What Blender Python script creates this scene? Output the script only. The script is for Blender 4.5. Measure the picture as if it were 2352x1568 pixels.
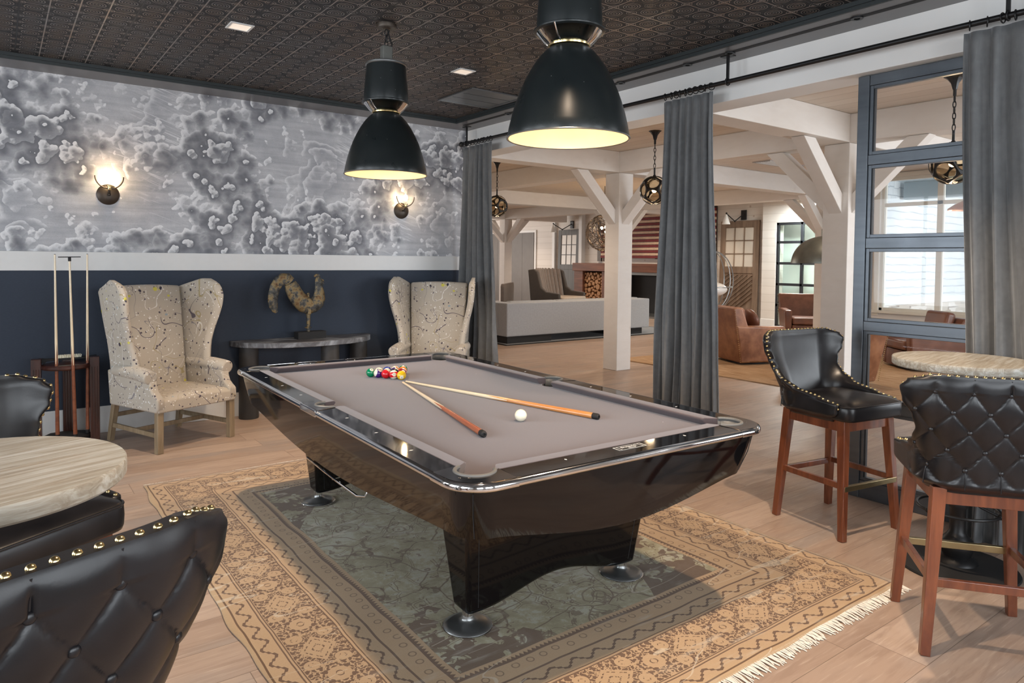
import bpy, bmesh, math, random
from mathutils import Vector, Matrix
S = bpy.context.scene
for o in list(bpy.data.objects): bpy.data.objects.remove(o, do_unlink=True)
COL = S.collection
PI = math.pi
sin, cos = math.sin, math.cos
RND = random.Random(7)

# ------------------------------------------------------------------ camera
FPX = 1605.12
cam_d = bpy.data.cameras.new('camera'); cam = bpy.data.objects.new('camera', cam_d); COL.objects.link(cam)
cam_d.sensor_fit = 'HORIZONTAL'; cam_d.sensor_width = 36.0
cam_d.lens = FPX / 2352 * 36.0
cam_d.shift_x = 0.0; cam_d.shift_y = -133.25 / 2352
cam_d.clip_start = 0.05; cam_d.clip_end = 200
_y, _p, _r = 0.63578, 0.03416, 0.01017
fw = Vector((sin(_y)*cos(_p), cos(_y)*cos(_p), -sin(_p)))
rt = Vector((cos(_y), -sin(_y), 0)); up = rt.cross(fw)
r2 = cos(_r)*rt + sin(_r)*up; u2 = -sin(_r)*rt + cos(_r)*up
M = Matrix.Identity(4)
for i in range(3): M[i][0] = r2[i]; M[i][1] = u2[i]; M[i][2] = -fw[i]
M.translation = Vector((-4.42825, -6.90728, 1.52365))
cam.matrix_world = M
S.camera = cam

# ------------------------------------------------------------------ view, world, daylight
S.view_settings.view_transform = 'Standard'
S.view_settings.look = 'None'
S.view_settings.gamma = 1.0
S.view_settings.use_curve_mapping = False
S.view_settings.exposure = 0.0
W = bpy.data.worlds.new('sky'); S.world = W; W.use_nodes = True
bg = W.node_tree.nodes['Background']; bg.inputs[0].default_value = (0.88, 0.94, 1.0, 1); bg.inputs[1].default_value = 1.05

def area_light(name, loc, target, sx, sy, power, col):
    d = bpy.data.lights.new(name, 'AREA'); d.shape = 'RECTANGLE'; d.size = sx; d.size_y = sy
    d.energy = power; d.color = col
    o = bpy.data.objects.new(name, d); COL.objects.link(o); o.location = loc
    o.rotation_euler = (Vector(target) - Vector(loc)).to_track_quat('-Z', 'Y').to_euler()
    return o
DAY = (0.88, 0.94, 1.0)
# daylight through the windows of the games room (left wall and the wall behind the camera)
for i, y in enumerate((-2.0, -4.4, -6.8)):
    area_light('daylight_left', (-7.05, y, 1.72), (0, y, 1.30), 1.7, 1.7, 80, DAY)
for i, x in enumerate((-5.4, -3.3, -1.2)):
    area_light('daylight_back', (x, -9.55, 1.75), (x, 0, 1.2), 1.45, 1.7, 78, DAY)
# daylight through the big lounge window, then two lamps added at unseen openings
area_light('daylight_lounge_window', (8.7, -6.6, 2.0), (4.2, -3.1, 1.2), 2.0, 2.2, 420, DAY)
area_light('lounge_fill_far', (6.0, 16.3, 1.7), (6.0, 0, 1.2), 5.0, 2.2, 330, (1.0, 0.93, 0.87))  # fill lamp added outside the unseen far wall
area_light('lounge_fill_near', (4.5, -9.6, 1.7), (5.0, 5, 1.2), 4.5, 2.2, 330, DAY)  # fill lamp added outside the unseen near wall
# bright overcast light on the neighbouring house outside the lounge window
area_light('daylight_outside', (11.5, -7.5, 6.0), (11.0, -0.9, 1.5), 4.0, 3.0, 150, (0.9, 0.96, 1.0))

def spot(name, loc, target, power, col, size=80, blend=0.35, rad=0.03):
    d = bpy.data.lights.new(name, 'SPOT'); d.energy = power; d.color = col
    d.spot_size = math.radians(size); d.spot_blend = blend; d.shadow_soft_size = rad
    o = bpy.data.objects.new(name, d); COL.objects.link(o); o.location = loc
    o.rotation_euler = (Vector(target) - Vector(loc)).to_track_quat('-Z', 'Y').to_euler()
    return o
def point(name, loc, power, col, rad=0.03):
    d = bpy.data.lights.new(name, 'POINT'); d.energy = power; d.color = col; d.shadow_soft_size = rad
    o = bpy.data.objects.new(name, d); COL.objects.link(o); o.location = loc
    return o
WARM = (1.0, 0.72, 0.45); WARM2 = (1.0, 0.77, 0.56)
# ------------------------------------------------------------------ mesh helper
class G:
    def __init__(s): s.bm = bmesh.new()
    def face(s, pts, mi=0):
        vs = [s.bm.verts.new(p) for p in pts]
        f = s.bm.faces.new(vs); f.material_index = mi; return f
    def box(s, x0, x1, y0, y1, z0, z1, m=None, mi=0):
        c = [(x0,y0,z0),(x1,y0,z0),(x1,y1,z0),(x0,y1,z0),(x0,y0,z1),(x1,y0,z1),(x1,y1,z1),(x0,y1,z1)]
        if m is not None: c = [m @ Vector(p) for p in c]
        v = [s.bm.verts.new(p) for p in c]
        for q in ((3,2,1,0),(4,5,6,7),(0,1,5,4),(1,2,6,5),(2,3,7,6),(3,0,4,7)):
            f = s.bm.faces.new([v[i] for i in q]); f.material_index = mi
        return s
    def bar(s, p1, p2, w1, h1, w2=None, h2=None, upv=(0,0,1), mi=0):
        # rectangular bar from p1 to p2, w along side vector, h along up vector
        p1, p2 = Vector(p1), Vector(p2); d = (p2-p1).normalized(); w2 = w2 or w1; h2 = h2 or h1
        u = Vector(upv); sd = d.cross(u)
        if sd.length < 1e-4: sd = d.cross(Vector((0,1,0)))
        sd.normalize(); u = sd.cross(d).normalized()
        v = []
        for p, w, h in ((p1,w1,h1),(p2,w2,h2)):
            for a, b in ((-1,-1),(1,-1),(1,1),(-1,1)): v.append(s.bm.verts.new(p + sd*a*w/2 + u*b*h/2))
        for q in ((3,2,1,0),(4,5,6,7),(0,1,5,4),(1,2,6,5),(2,3,7,6),(3,0,4,7)):
            f = s.bm.faces.new([v[i] for i in q]); f.material_index = mi
        return s
    def tube(s, pts, r, seg=10, closed=False, caps=True, mi=0, rs=None):
        pts = [Vector(p) for p in pts]; n = len(pts); rings = []
        nrm = None
        for i, p in enumerate(pts):
            if closed: t = (pts[(i+1) % n] - pts[i-1]).normalized()
            else: t = (pts[min(i+1, n-1)] - pts[max(i-1, 0)]).normalized()
            if nrm is None:
                a = Vector((0,0,1)) if abs(t.z) < 0.9 else Vector((1,0,0))
                nrm = (a - t*a.dot(t)).normalized()
            else:
                q = nrm - t*nrm.dot(t)
                if q.length > 1e-6: nrm = q.normalized()
            b = t.cross(nrm); rr = rs[i] if rs else r
            rings.append([s.bm.verts.new(p + (nrm*cos(2*PI*k/seg) + b*sin(2*PI*k/seg))*rr) for k in range(seg)])
        m = n if closed else n-1
        for i in range(m):
            A, B = rings[i], rings[(i+1) % n]
            for k in range(seg):
                f = s.bm.faces.new((A[k], A[(k+1) % seg], B[(k+1) % seg], B[k])); f.material_index = mi
        if caps and not closed:
            s.bm.faces.new(rings[0][::-1]).material_index = mi; s.bm.faces.new(rings[-1]).material_index = mi
        return s
    def lathe(s, prof, c=(0,0,0), seg=32, m=None, mi=0, cap0=False, cap1=False):
        rings = []
        c = Vector(c)
        for r, z in prof:
            if r < 1e-5:
                p = Vector((0,0,z)); p = (m @ p) if m is not None else p
                rings.append([s.bm.verts.new(p + c)])
            else:
                ring = []
                for k in range(seg):
                    p = Vector((r*cos(2*PI*k/seg), r*sin(2*PI*k/seg), z)); p = (m @ p) if m is not None else p
                    ring.append(s.bm.verts.new(p + c))
                rings.append(ring)
        for A, B in zip(rings, rings[1:]):
            for k in range(seg):
                k2 = (k+1) % seg
                if len(A) == 1 and len(B) == 1: continue
                if len(A) == 1: f = s.bm.faces.new((A[0], B[k2], B[k]))
                elif len(B) == 1: f = s.bm.faces.new((A[k], A[k2], B[0]))
                else: f = s.bm.faces.new((A[k], A[k2], B[k2], B[k]))
                f.material_index = mi
        if cap0 and len(rings[0]) > 1: s.bm.faces.new(rings[0][::-1]).material_index = mi
        if cap1 and len(rings[-1]) > 1: s.bm.faces.new(rings[-1]).material_index = mi
        return s
    def cyl(s, p1, p2, r1, r2=None, seg=20, mi=0):
        return s.tube([p1, p2], r1, seg=seg, rs=[r1, r2 if r2 is not None else r1], mi=mi)
    def sphere(s, c, r, su=20, sv=12, sc=(1,1,1), m=None, mi=0):
        prof = [(r*sin(PI*i/sv), -r*cos(PI*i/sv)) for i in range(sv+1)]
        prof[0] = (0, -r); prof[-1] = (0, r)
        mm = Matrix.Diagonal((*sc, 1)); mm = (m @ mm) if m is not None else mm
        return s.lathe(prof, c, su, mm, mi)
    def prism(s, poly, a0, a1, axis='z', m=None, mi=0):
        def P(u, v, w):
            p = {'z': (u,v,w), 'y': (u,w,v), 'x': (w,u,v)}[axis]
            return (m @ Vector(p)) if m is not None else Vector(p)
        A = [s.bm.verts.new(P(u,v,a0)) for u, v in poly]; B = [s.bm.verts.new(P(u,v,a1)) for u, v in poly]
        n = len(poly)
        for i in range(n):
            f = s.bm.faces.new((A[i], A[(i+1) % n], B[(i+1) % n], B[i])); f.material_index = mi
        f = s.bm.faces.new(A[::-1]); f.material_index = mi
        f = s.bm.faces.new(B); f.material_index = mi
        return s
    def grid(s, fn, nu, nv, cu=False, cv=False, mi=0):
        V = [[s.bm.verts.new(fn(i/(nu if cu else nu-1), j/(nv if cv else nv-1))) for j in range(nv)] for i in range(nu)]
        for i in range(nu if cu else nu-1):
            for j in range(nv if cv else nv-1):
                f = s.bm.faces.new((V[i][j], V[(i+1) % nu][j], V[(i+1) % nu][(j+1) % nv], V[i][(j+1) % nv])); f.material_index = mi
        return V
    def build(s, name, mt, parent=None, smooth=35, bevel=0, bseg=2, sub=0, merge=0, solid=0, mats=None, loc=None, rot=None):
        if merge: bmesh.ops.remove_doubles(s.bm, verts=s.bm.verts, dist=merge)
        bmesh.ops.recalc_face_normals(s.bm, faces=s.bm.faces)
        me = bpy.data.meshes.new(name); s.bm.to_mesh(me); s.bm.free()
        for x in (mats or [mt]): me.materials.append(x)
        if smooth:
            me.polygons.foreach_set('use_smooth', [True]*len(me.polygons))
            if smooth < 180: me.set_sharp_from_angle(angle=math.radians(smooth))
        o = bpy.data.objects.new(name, me); COL.objects.link(o)
        if parent is not None: o.parent = parent
        if loc: o.location = loc
        if rot: o.rotation_euler = rot
        if solid:
            md = o.modifiers.new('solid', 'SOLIDIFY'); md.thickness = solid; md.offset = 0
        if bevel:
            md = o.modifiers.new('bevel', 'BEVEL'); md.width = bevel; md.segments = bseg; md.limit_method = 'ANGLE'; md.angle_limit = math.radians(40)
        if sub:
            md = o.modifiers.new('sub', 'SUBSURF'); md.levels = sub; md.render_levels = sub
        return o

def tag(o, label=None, cat=None, group=None, kind=None):
    if label: o['label'] = label
    if cat: o['category'] = cat
    if group: o['group'] = group
    if kind: o['kind'] = kind
    return o
def thing(name, label, cat, loc=(0,0,0), rz=0, group=None):
    o = bpy.data.objects.new(name, None); COL.objects.link(o); o.location = loc; o.rotation_euler = (0,0,rz)
    o.empty_display_size = 0.1
    return tag(o, label, cat, group)
def kids(o): return [c for c in o.children]
def copy_tree(o, parent=None):
    c = o.copy(); COL.objects.link(c)
    if parent is not None: c.parent = parent
    for ch in kids(o):
        if ch.name in bpy.data.objects and ch is not c: copy_tree(ch, c)
    return c
def struct(o): o['kind'] = 'structure'; return o
def rrect(hx, hy, r, n=6, cx=0, cy=0):
    P = []
    for (sx, sy, a0) in ((1,1,0),(-1,1,90),(-1,-1,180),(1,-1,270)):
        for k in range(n+1):
            a = math.radians(a0 + 90*k/n)
            P.append((cx + sx*(hx-r) + r*cos(a), cy + sy*(hy-r) + r*sin(a)))
    return P
def text_mesh(txt, size, mt, parent, loc, rot, ext=0.0006, name='lettering'):
    cu = bpy.data.curves.new('t', 'FONT'); cu.body = txt; cu.size = size; cu.extrude = ext; cu.align_x = 'CENTER'; cu.align_y = 'CENTER'
    cu.resolution_u = 3
    t = bpy.data.objects.new('t', cu); COL.objects.link(t)
    bpy.context.view_layer.update()
    me = bpy.data.meshes.new_from_object(t.evaluated_get(bpy.context.evaluated_depsgraph_get()))
    bpy.data.objects.remove(t, do_unlink=True)
    me.materials.clear(); me.materials.append(mt)
    o = bpy.data.objects.new(name, me); COL.objects.link(o); o.parent = parent; o.location = loc
    if isinstance(rot, Matrix): o.rotation_euler = rot.to_euler()
    else: o.rotation_euler = rot
    return o

# ------------------------------------------------------------------ node helper
class V:
    def __init__(s, nt, sock): s.nt, s.s = nt, sock
    def _m(s, op, *a, clamp=False):
        n = s.nt.nodes.new('ShaderNodeMath'); n.operation = op; n.use_clamp = clamp
        for i, x in enumerate((s,) + a):
            if isinstance(x, V): s.nt.links.new(x.s, n.inputs[i])
            else: n.inputs[i].default_value = float(x)
        return V(s.nt, n.outputs[0])
    def __add__(s, o): return s._m('ADD', o)
    __radd__ = __add__
    def __sub__(s, o): return s._m('SUBTRACT', o)
    def __rsub__(s, o): return (s*-1.0) + o
    def __mul__(s, o): return s._m('MULTIPLY', o)
    __rmul__ = __mul__
    def __truediv__(s, o): return s._m('DIVIDE', o)
    def lt(s, o): return s._m('LESS_THAN', o)
    def gt(s, o): return s._m('GREATER_THAN', o)
    def abs(s): return s._m('ABSOLUTE')
    def sin(s): return s._m('SINE')
    def fract(s): return s._m('FRACT')
    def floor(s): return s._m('FLOOR')
    def mn(s, o): return s._m('MINIMUM', o)
    def mx(s, o): return s._m('MAXIMUM', o)
    def sqrt(s): return s._m('SQRT')
    def pow(s, o): return s._m('POWER', o)
    def clamp(s): return s._m('ADD', 0.0, clamp=True)
    def ss(s, a, b):     # smoothstep a..b -> 0..1
        n = s.nt.nodes.new('ShaderNodeMapRange'); n.interpolation_type = 'SMOOTHSTEP'; n.clamp = True
        s.nt.links.new(s.s, n.inputs['Value'])
        n.inputs['From Min'].default_value = a; n.inputs['From Max'].default_value = b
        if a > b:
            n.inputs['From Min'].default_value = b; n.inputs['From Max'].default_value = a
            n.inputs['To Min'].default_value = 1; n.inputs['To Max'].default_value = 0
        return V(s.nt, n.outputs[0])
    def band(s, a, b): return s.gt(a)*s.lt(b)
class N:
    def __init__(s, name, rough=0.5, metal=0.0, spec=0.5, col=(0.5,0.5,0.5), coat=0, sheen=0):
        s.m = bpy.data.materials.new(name); s.m.use_nodes = True; s.nt = s.m.node_tree
        s.b = s.nt.nodes['Principled BSDF']
        s.b.inputs['Roughness'].default_value = rough; s.b.inputs['Metallic'].default_value = metal
        s.b.inputs['Specular IOR Level'].default_value = spec
        s.b.inputs['Base Color'].default_value = (*col, 1)
        s.b.inputs['Coat Weight'].default_value = coat; s.b.inputs['Coat Roughness'].default_value = 0.08
        s.b.inputs['Sheen Weight'].default_value = sheen
        s.m.diffuse_color = (*col, 1)
        s._tc = None
    def co(s, kind='Object'):
        if not s._tc: s._tc = s.nt.nodes.new('ShaderNodeTexCoord')
        return V(s.nt, s._tc.outputs[kind])
    def sep(s, v):
        n = s.nt.nodes.new('ShaderNodeSeparateXYZ'); s.nt.links.new(v.s, n.inputs[0]); return [V(s.nt, n.outputs[i]) for i in range(3)]
    def comb(s, x, y, z=0.0):
        n = s.nt.nodes.new('ShaderNodeCombineXYZ')
        for i, a in enumerate((x, y, z)):
            if isinstance(a, V): s.nt.links.new(a.s, n.inputs[i])
            else: n.inputs[i].default_value = a
        return V(s.nt, n.outputs[0])
    def map(s, v, scale=(1,1,1), loc=(0,0,0), rot=(0,0,0)):
        n = s.nt.nodes.new('ShaderNodeMapping'); s.nt.links.new(v.s, n.inputs[0])
        n.inputs['Scale'].default_value = scale; n.inputs['Location'].default_value = loc; n.inputs['Rotation'].default_value = rot
        return V(s.nt, n.outputs[0])
    def noise(s, v, scale, detail=2, rough=0.5, dist=0, out=0, dim='3D'):
        n = s.nt.nodes.new('ShaderNodeTexNoise'); n.noise_dimensions = dim
        s.nt.links.new(v.s, n.inputs['Vector']); n.inputs['Scale'].default_value = scale
        n.inputs['Detail'].default_value = detail; n.inputs['Roughness'].default_value = rough; n.inputs['Distortion'].default_value = dist
        return V(s.nt, n.outputs[out])
    def voro(s, v, scale, feat='F1', dim='3D', rnd=1.0, metric='EUCLIDEAN'):
        n = s.nt.nodes.new('ShaderNodeTexVoronoi'); n.voronoi_dimensions = dim; n.feature = feat; n.distance = metric
        s.nt.links.new(v.s, n.inputs['Vector']); n.inputs['Scale'].default_value = scale; n.inputs['Randomness'].default_value = rnd
        return {k.name: V(s.nt, k) for k in n.outputs}
    def vadd(s, a, b):
        n = s.nt.nodes.new('ShaderNodeVectorMath'); n.operation = 'ADD'
        s.nt.links.new(a.s, n.inputs[0]); s.nt.links.new(b.s, n.inputs[1]); return V(s.nt, n.outputs[0])
    def vscale(s, a, f):
        n = s.nt.nodes.new('ShaderNodeVectorMath'); n.operation = 'SCALE'
        s.nt.links.new(a.s, n.inputs[0]); n.inputs['Scale'].default_value = f; return V(s.nt, n.outputs[0])
    def mix(s, f, a, b):
        n = s.nt.nodes.new('ShaderNodeMix'); n.data_type = 'RGBA'
        ins = [i for i in n.inputs if i.type == 'RGBA']
        if isinstance(f, V): s.nt.links.new(f.s, n.inputs[0])
        else: n.inputs[0].default_value = f
        for i, x in zip(ins, (a, b)):
            if isinstance(x, V): s.nt.links.new(x.s, i)
            else: i.default_value = (*x, 1)
        return V(s.nt, [o for o in n.outputs if o.type == 'RGBA'][0])
    def ramp(s, f, stops):
        n = s.nt.nodes.new('ShaderNodeValToRGB'); s.nt.links.new(f.s, n.inputs[0]); cr = n.color_ramp
        while len(cr.elements) < len(stops): cr.elements.new(0.5)
        for e, (p, c) in zip(cr.elements, stops): e.position = p; e.color = (*c, 1)
        return V(s.nt, n.outputs[0])
    def set(s, name, v):
        i = s.b.inputs[name]
        if isinstance(v, V): s.nt.links.new(v.s, i)
        else: i.default_value = v
        return s
    def color(s, v): return s.set('Base Color', v)
    def bump(s, h, strength=0.3, dist=0.01):
        n = s.nt.nodes.new('ShaderNodeBump'); s.nt.links.new(h.s, n.inputs['Height'])
        n.inputs['Strength'].default_value = strength; n.inputs['Distance'].default_value = dist
        s.nt.links.new(n.outputs[0], s.b.inputs['Normal']); return s
def flat(name, col, rough=0.5, metal=0.0, spec=0.5, coat=0, noise=0.0, nscale=20, bump=0, sheen=0):
    n = N(name, rough, metal, spec, col, coat, sheen)
    c = n.co(); nz = n.noise(c, nscale, 3)
    k = max(noise, 0.02)
    n.color(n.mix(nz, tuple(x*(1-k) for x in col), tuple(min(1, x*(1+k)) for x in col)))
    if bump: n.bump(nz, bump, 0.004)
    return n.m
def emis(name, col, strength):
    n = N(name, 0.5); n.b.inputs['Base Color'].default_value = (*col, 1)
    n.b.inputs['Emission Color'].default_value = (*col, 1); n.b.inputs['Emission Strength'].default_value = strength
    return n.m
def glass(name, col=(1,1,1), rough=0.0, ior=1.45, thin=False, tint=0.93, fr=1.25):
    m = bpy.data.materials.new(name); m.use_nodes = True; nt = m.node_tree
    for n in list(nt.nodes): nt.nodes.remove(n)
    out = nt.nodes.new('ShaderNodeOutputMaterial')
    if thin:
        t = nt.nodes.new('ShaderNodeBsdfTransparent'); t.inputs[0].default_value = (col[0]*tint, col[1]*tint, col[2]*tint, 1)
        g = nt.nodes.new('ShaderNodeBsdfGlossy'); g.inputs['Roughness'].default_value = rough
        f = nt.nodes.new('ShaderNodeFresnel'); f.inputs[0].default_value = fr
        mx = nt.nodes.new('ShaderNodeMixShader'); nt.links.new(f.outputs[0], mx.inputs[0]); nt.links.new(t.outputs[0], mx.inputs[1]); nt.links.new(g.outputs[0], mx.inputs[2])
        nt.links.new(mx.outputs[0], out.inputs[0])
    else:
        g = nt.nodes.new('ShaderNodeBsdfGlass'); g.inputs[0].default_value = (*col, 1); g.inputs['Roughness'].default_value = rough; g.inputs['IOR'].default_value = ior
        nt.links.new(g.outputs[0], out.inputs[0])
    return m
# ------------------------------------------------------------------ materials
def m_floor():
    n = N('oak_floor', 0.42, 0, 0.4); X, Y, Z = n.sep(n.co())
    row = (Y/0.24).floor()
    ro = n.voro(n.comb(row*7.31, 0.5, 0.5), 1.0)['Color']; rr, rg, rb = n.sep(ro)
    xs = X/2.1 + rr*5.0
    cell = n.voro(n.comb(row*3.7 + 0.5, xs.floor()*5.3 + 0.5, 0.0), 1.0)['Color']; a, b, c = n.sep(cell)
    fy = (Y/0.24).fract(); fx = xs.fract()
    gap = (fy.lt(0.012) + fx.lt(0.0015)).clamp()
    v = n.comb(X*1.0 + a*9.0, Y*9.0 + b*9.0, 0.0)
    g1 = n.noise(v, 2.2, 5, 0.62, 1.2)
    g2 = n.noise(n.comb(X*0.9 + b*7, Y*2.6 + a*9, 0.0), 1.3, 3, 0.5, 0.4)
    g3 = n.noise(n.comb(X*6.0, Y*90.0, 0.0), 1.0, 2)
    base = n.mix(a, (0.355, 0.255, 0.195), (0.45, 0.340, 0.268))
    base = n.mix(g1.ss(0.42, 0.70)*0.6, base, (0.27, 0.185, 0.14))
    base = n.mix(g2.ss(0.5, 0.72)*0.55, base, (0.30, 0.265, 0.245))
    base = n.mix(g3.ss(0.55, 0.75)*0.25, base, (0.68, 0.56, 0.47))
    base = n.mix(gap*0.8, base, (0.13, 0.09, 0.065))
    n.color(base); n.bump(g1*0.5 + g3*0.2 - gap*1.5, 0.12, 0.004)
    n.set('Roughness', g2*0.2 + 0.33)
    return n.m
def m_wallpaper():
    n = N('cloud_wallpaper', 0.65, 0, 0.25); X, Y, Z = n.sep(n.co())
    P = n.comb(X, Z, 0.0)
    def field(q, off, s1, kv):
        b = n.noise(n.map(q, (1, 1.25, 1), off), s1, 2, 0.4)
        v1 = n.voro(q, 5.5, 'SMOOTH_F1', dim='2D', rnd=0.9)['Distance']; v2 = n.voro(q, 13.0, dim='2D', rnd=0.9)['Distance']
        v3 = n.voro(q, 31.0, dim='2D', rnd=0.9)['Distance']
        return b - v1*kv - v2*kv*0.32 - v3*kv*0.06
    e = n.map(P, (1,1,1), (-0.014, 0.016, 0))
    def layers(off, s1, kv, c0, K):
        F = field(P, off, s1, kv); Fe = field(e, off, s1, kv)
        t = ((F - c0)*K).fract(); inside = F.gt(c0)
        slope = F - Fe
        rim = t.ss(0.62, 0.02)*slope.ss(-0.010, 0.012)*inside
        return F, t, inside, rim
    F1, t1, in1, rim1 = layers((5.1, 2.7, 0), 0.95, 0.23, 0.366, 7.5)
    F2, t2, in2, rim2 = layers((9.4, 4.2, 0), 1.9, 0.20, 0.385, 8.0)
    streak = n.noise(n.comb(X*1.1, Z*15.0, 0.0), 1.5, 4, 0.6, 0.4)
    stip = n.noise(n.comb(X*90.0, Z*330.0, 0.0), 1.0, 2)
    soft = n.noise(P, 3.2, 5, 0.65)
    base = n.ramp(soft*0.55 + streak*0.45, [(0.34, (0.36, 0.368, 0.395)), (0.5, (0.475, 0.483, 0.508)), (0.64, (0.60, 0.608, 0.625))])
    base = n.mix(in2*t2*0.38, base, (0.25, 0.26, 0.295))
    base = n.mix(rim2*0.75, base, (0.74, 0.745, 0.76))
    core = F1.ss(0.37, 0.50)
    base = n.mix(in1*(t1*0.50 + core*0.38).clamp(), base, (0.125, 0.130, 0.150))
    base = n.mix(rim1*0.97, base, (0.80, 0.805, 0.82))
    ray = n.noise(n.comb(X*0.8 + Z*1.3, Z*7.0 + X*2.6, 0.0), 1.6, 3, 0.5, 0.8)
    rm = (ray - 0.5).abs().ss(0.016, 0.003)*n.noise(P, 1.3, 1).ss(0.53, 0.60)*(1.0 - in1)
    base = n.mix(rm*0.7, base, (0.76, 0.765, 0.78))
    base = n.mix(stip.ss(0.46, 0.72)*0.22, base, (0.14, 0.145, 0.18))
    n.color(base); return n.m
def m_tin():
    n = N('pressed_tin_ceiling', 0.42, 0.55, 0.5); X, Y, Z = n.sep(n.co())
    T = 0.1524
    def loc(a, off): return ((a + off)/T + 100.0).fract() - 0.5
    ox, oy = 0.563 + T/2, 0.0
    u = loc(X, ox); v = loc(Y, 0.31)
    r = (u*u + v*v).sqrt()
    rings = (r*62.0).sin()*r.lt(0.36)
    ru = u.abs() - 0.5; rv = v.abs() - 0.5
    rc = (ru*ru + rv*rv).sqrt()
    corner = (rc*70.0).sin()*rc.lt(0.22)
    scroll = n.noise(n.comb(u.abs(), v.abs(), 0.0), 14.0, 1, 0.5, 2.0)
    scroll = (scroll*18.0).sin()*0.55*r.gt(0.36)*rc.gt(0.22)
    edge = (u.abs().mx(v.abs())).gt(0.475)
    pu = ((X + ox)/(T*4) + 100.0).fract() - 0.5; pv = ((Y + 0.31)/(T*4) + 100.0).fract() - 0.5
    pe = (pu.abs().mx(pv.abs())).gt(0.492)
    h = (rings + corner + scroll)*(1.0 - edge) + edge*0.9 - pe*3.0
    wear = n.noise(n.co(), 2.3, 4, 0.6)
    bright = h.ss(0.45, 1.0)
    hi = n.mix(wear.ss(0.35, 0.7), (0.33, 0.31, 0.295), (0.40, 0.30, 0.23))
    base = n.mix(bright, (0.014, 0.014, 0.016), hi)
    base = n.mix(wear.ss(0.55, 0.75)*0.35, base, (0.035, 0.033, 0.034))
    n.color(base); n.bump(h, 0.7, 0.006)
    n.set('Roughness', wear*0.2 + 0.30)
    return n.m
def m_beam():
    n = N('whitewashed_timber', 0.6, 0, 0.3); c = n.co(); X, Y, Z = n.sep(c)
    g = n.noise(n.map(c, (2.2, 2.2, 6.0)), 1.8, 4, 0.6, 0.6)
    kn = n.voro(c, 1.9); k = kn['Distance'].ss(0.075, 0.045)
    kr = n.voro(c, 1.9)['Distance'].ss(0.13, 0.05)
    base = n.mix(g, (0.70, 0.655, 0.61), (0.80, 0.77, 0.735))
    base = n.mix(kr*0.25, base, (0.55, 0.47, 0.39))
    base = n.mix(k*0.55, base, (0.42, 0.35, 0.29))
    n.color(base); n.bump(g, 0.08, 0.004); return n.m
def m_plank(name, axis, w, c1, c2, gapc=(0.32,0.24,0.19), kn=True):
    n = N(name, 0.6, 0, 0.3); c = n.co(); X, Y, Z = n.sep(c)
    A = {'x': X, 'y': Y, 'z': Z}[axis]
    row = (A/w + 50.0).floor(); f = (A/w + 50.0).fract()
    cell, b, d = n.sep(n.voro(n.comb(row*3.3, 0.5, 0.5), 1.0)['Color'])
    sc = {'x': (9,1.2,9), 'y': (1.2,9,9), 'z': (1.2,1.2,9)}[axis]
    g = n.noise(n.map(c, sc), 1.6, 4, 0.6, 0.6)
    base = n.mix(g*0.6 + cell*0.4, c1, c2)
    if kn:
        k = n.voro(c, 2.6)['Distance'].ss(0.09, 0.05); base = n.mix(k*0.5, base, (0.30, 0.2, 0.14))
    gap = f.lt(0.035)
    base = n.mix(gap*0.75, base, gapc); n.color(base); n.bump(gap*(-1.0) + g*0.1, 0.25, 0.005); return n.m
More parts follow.
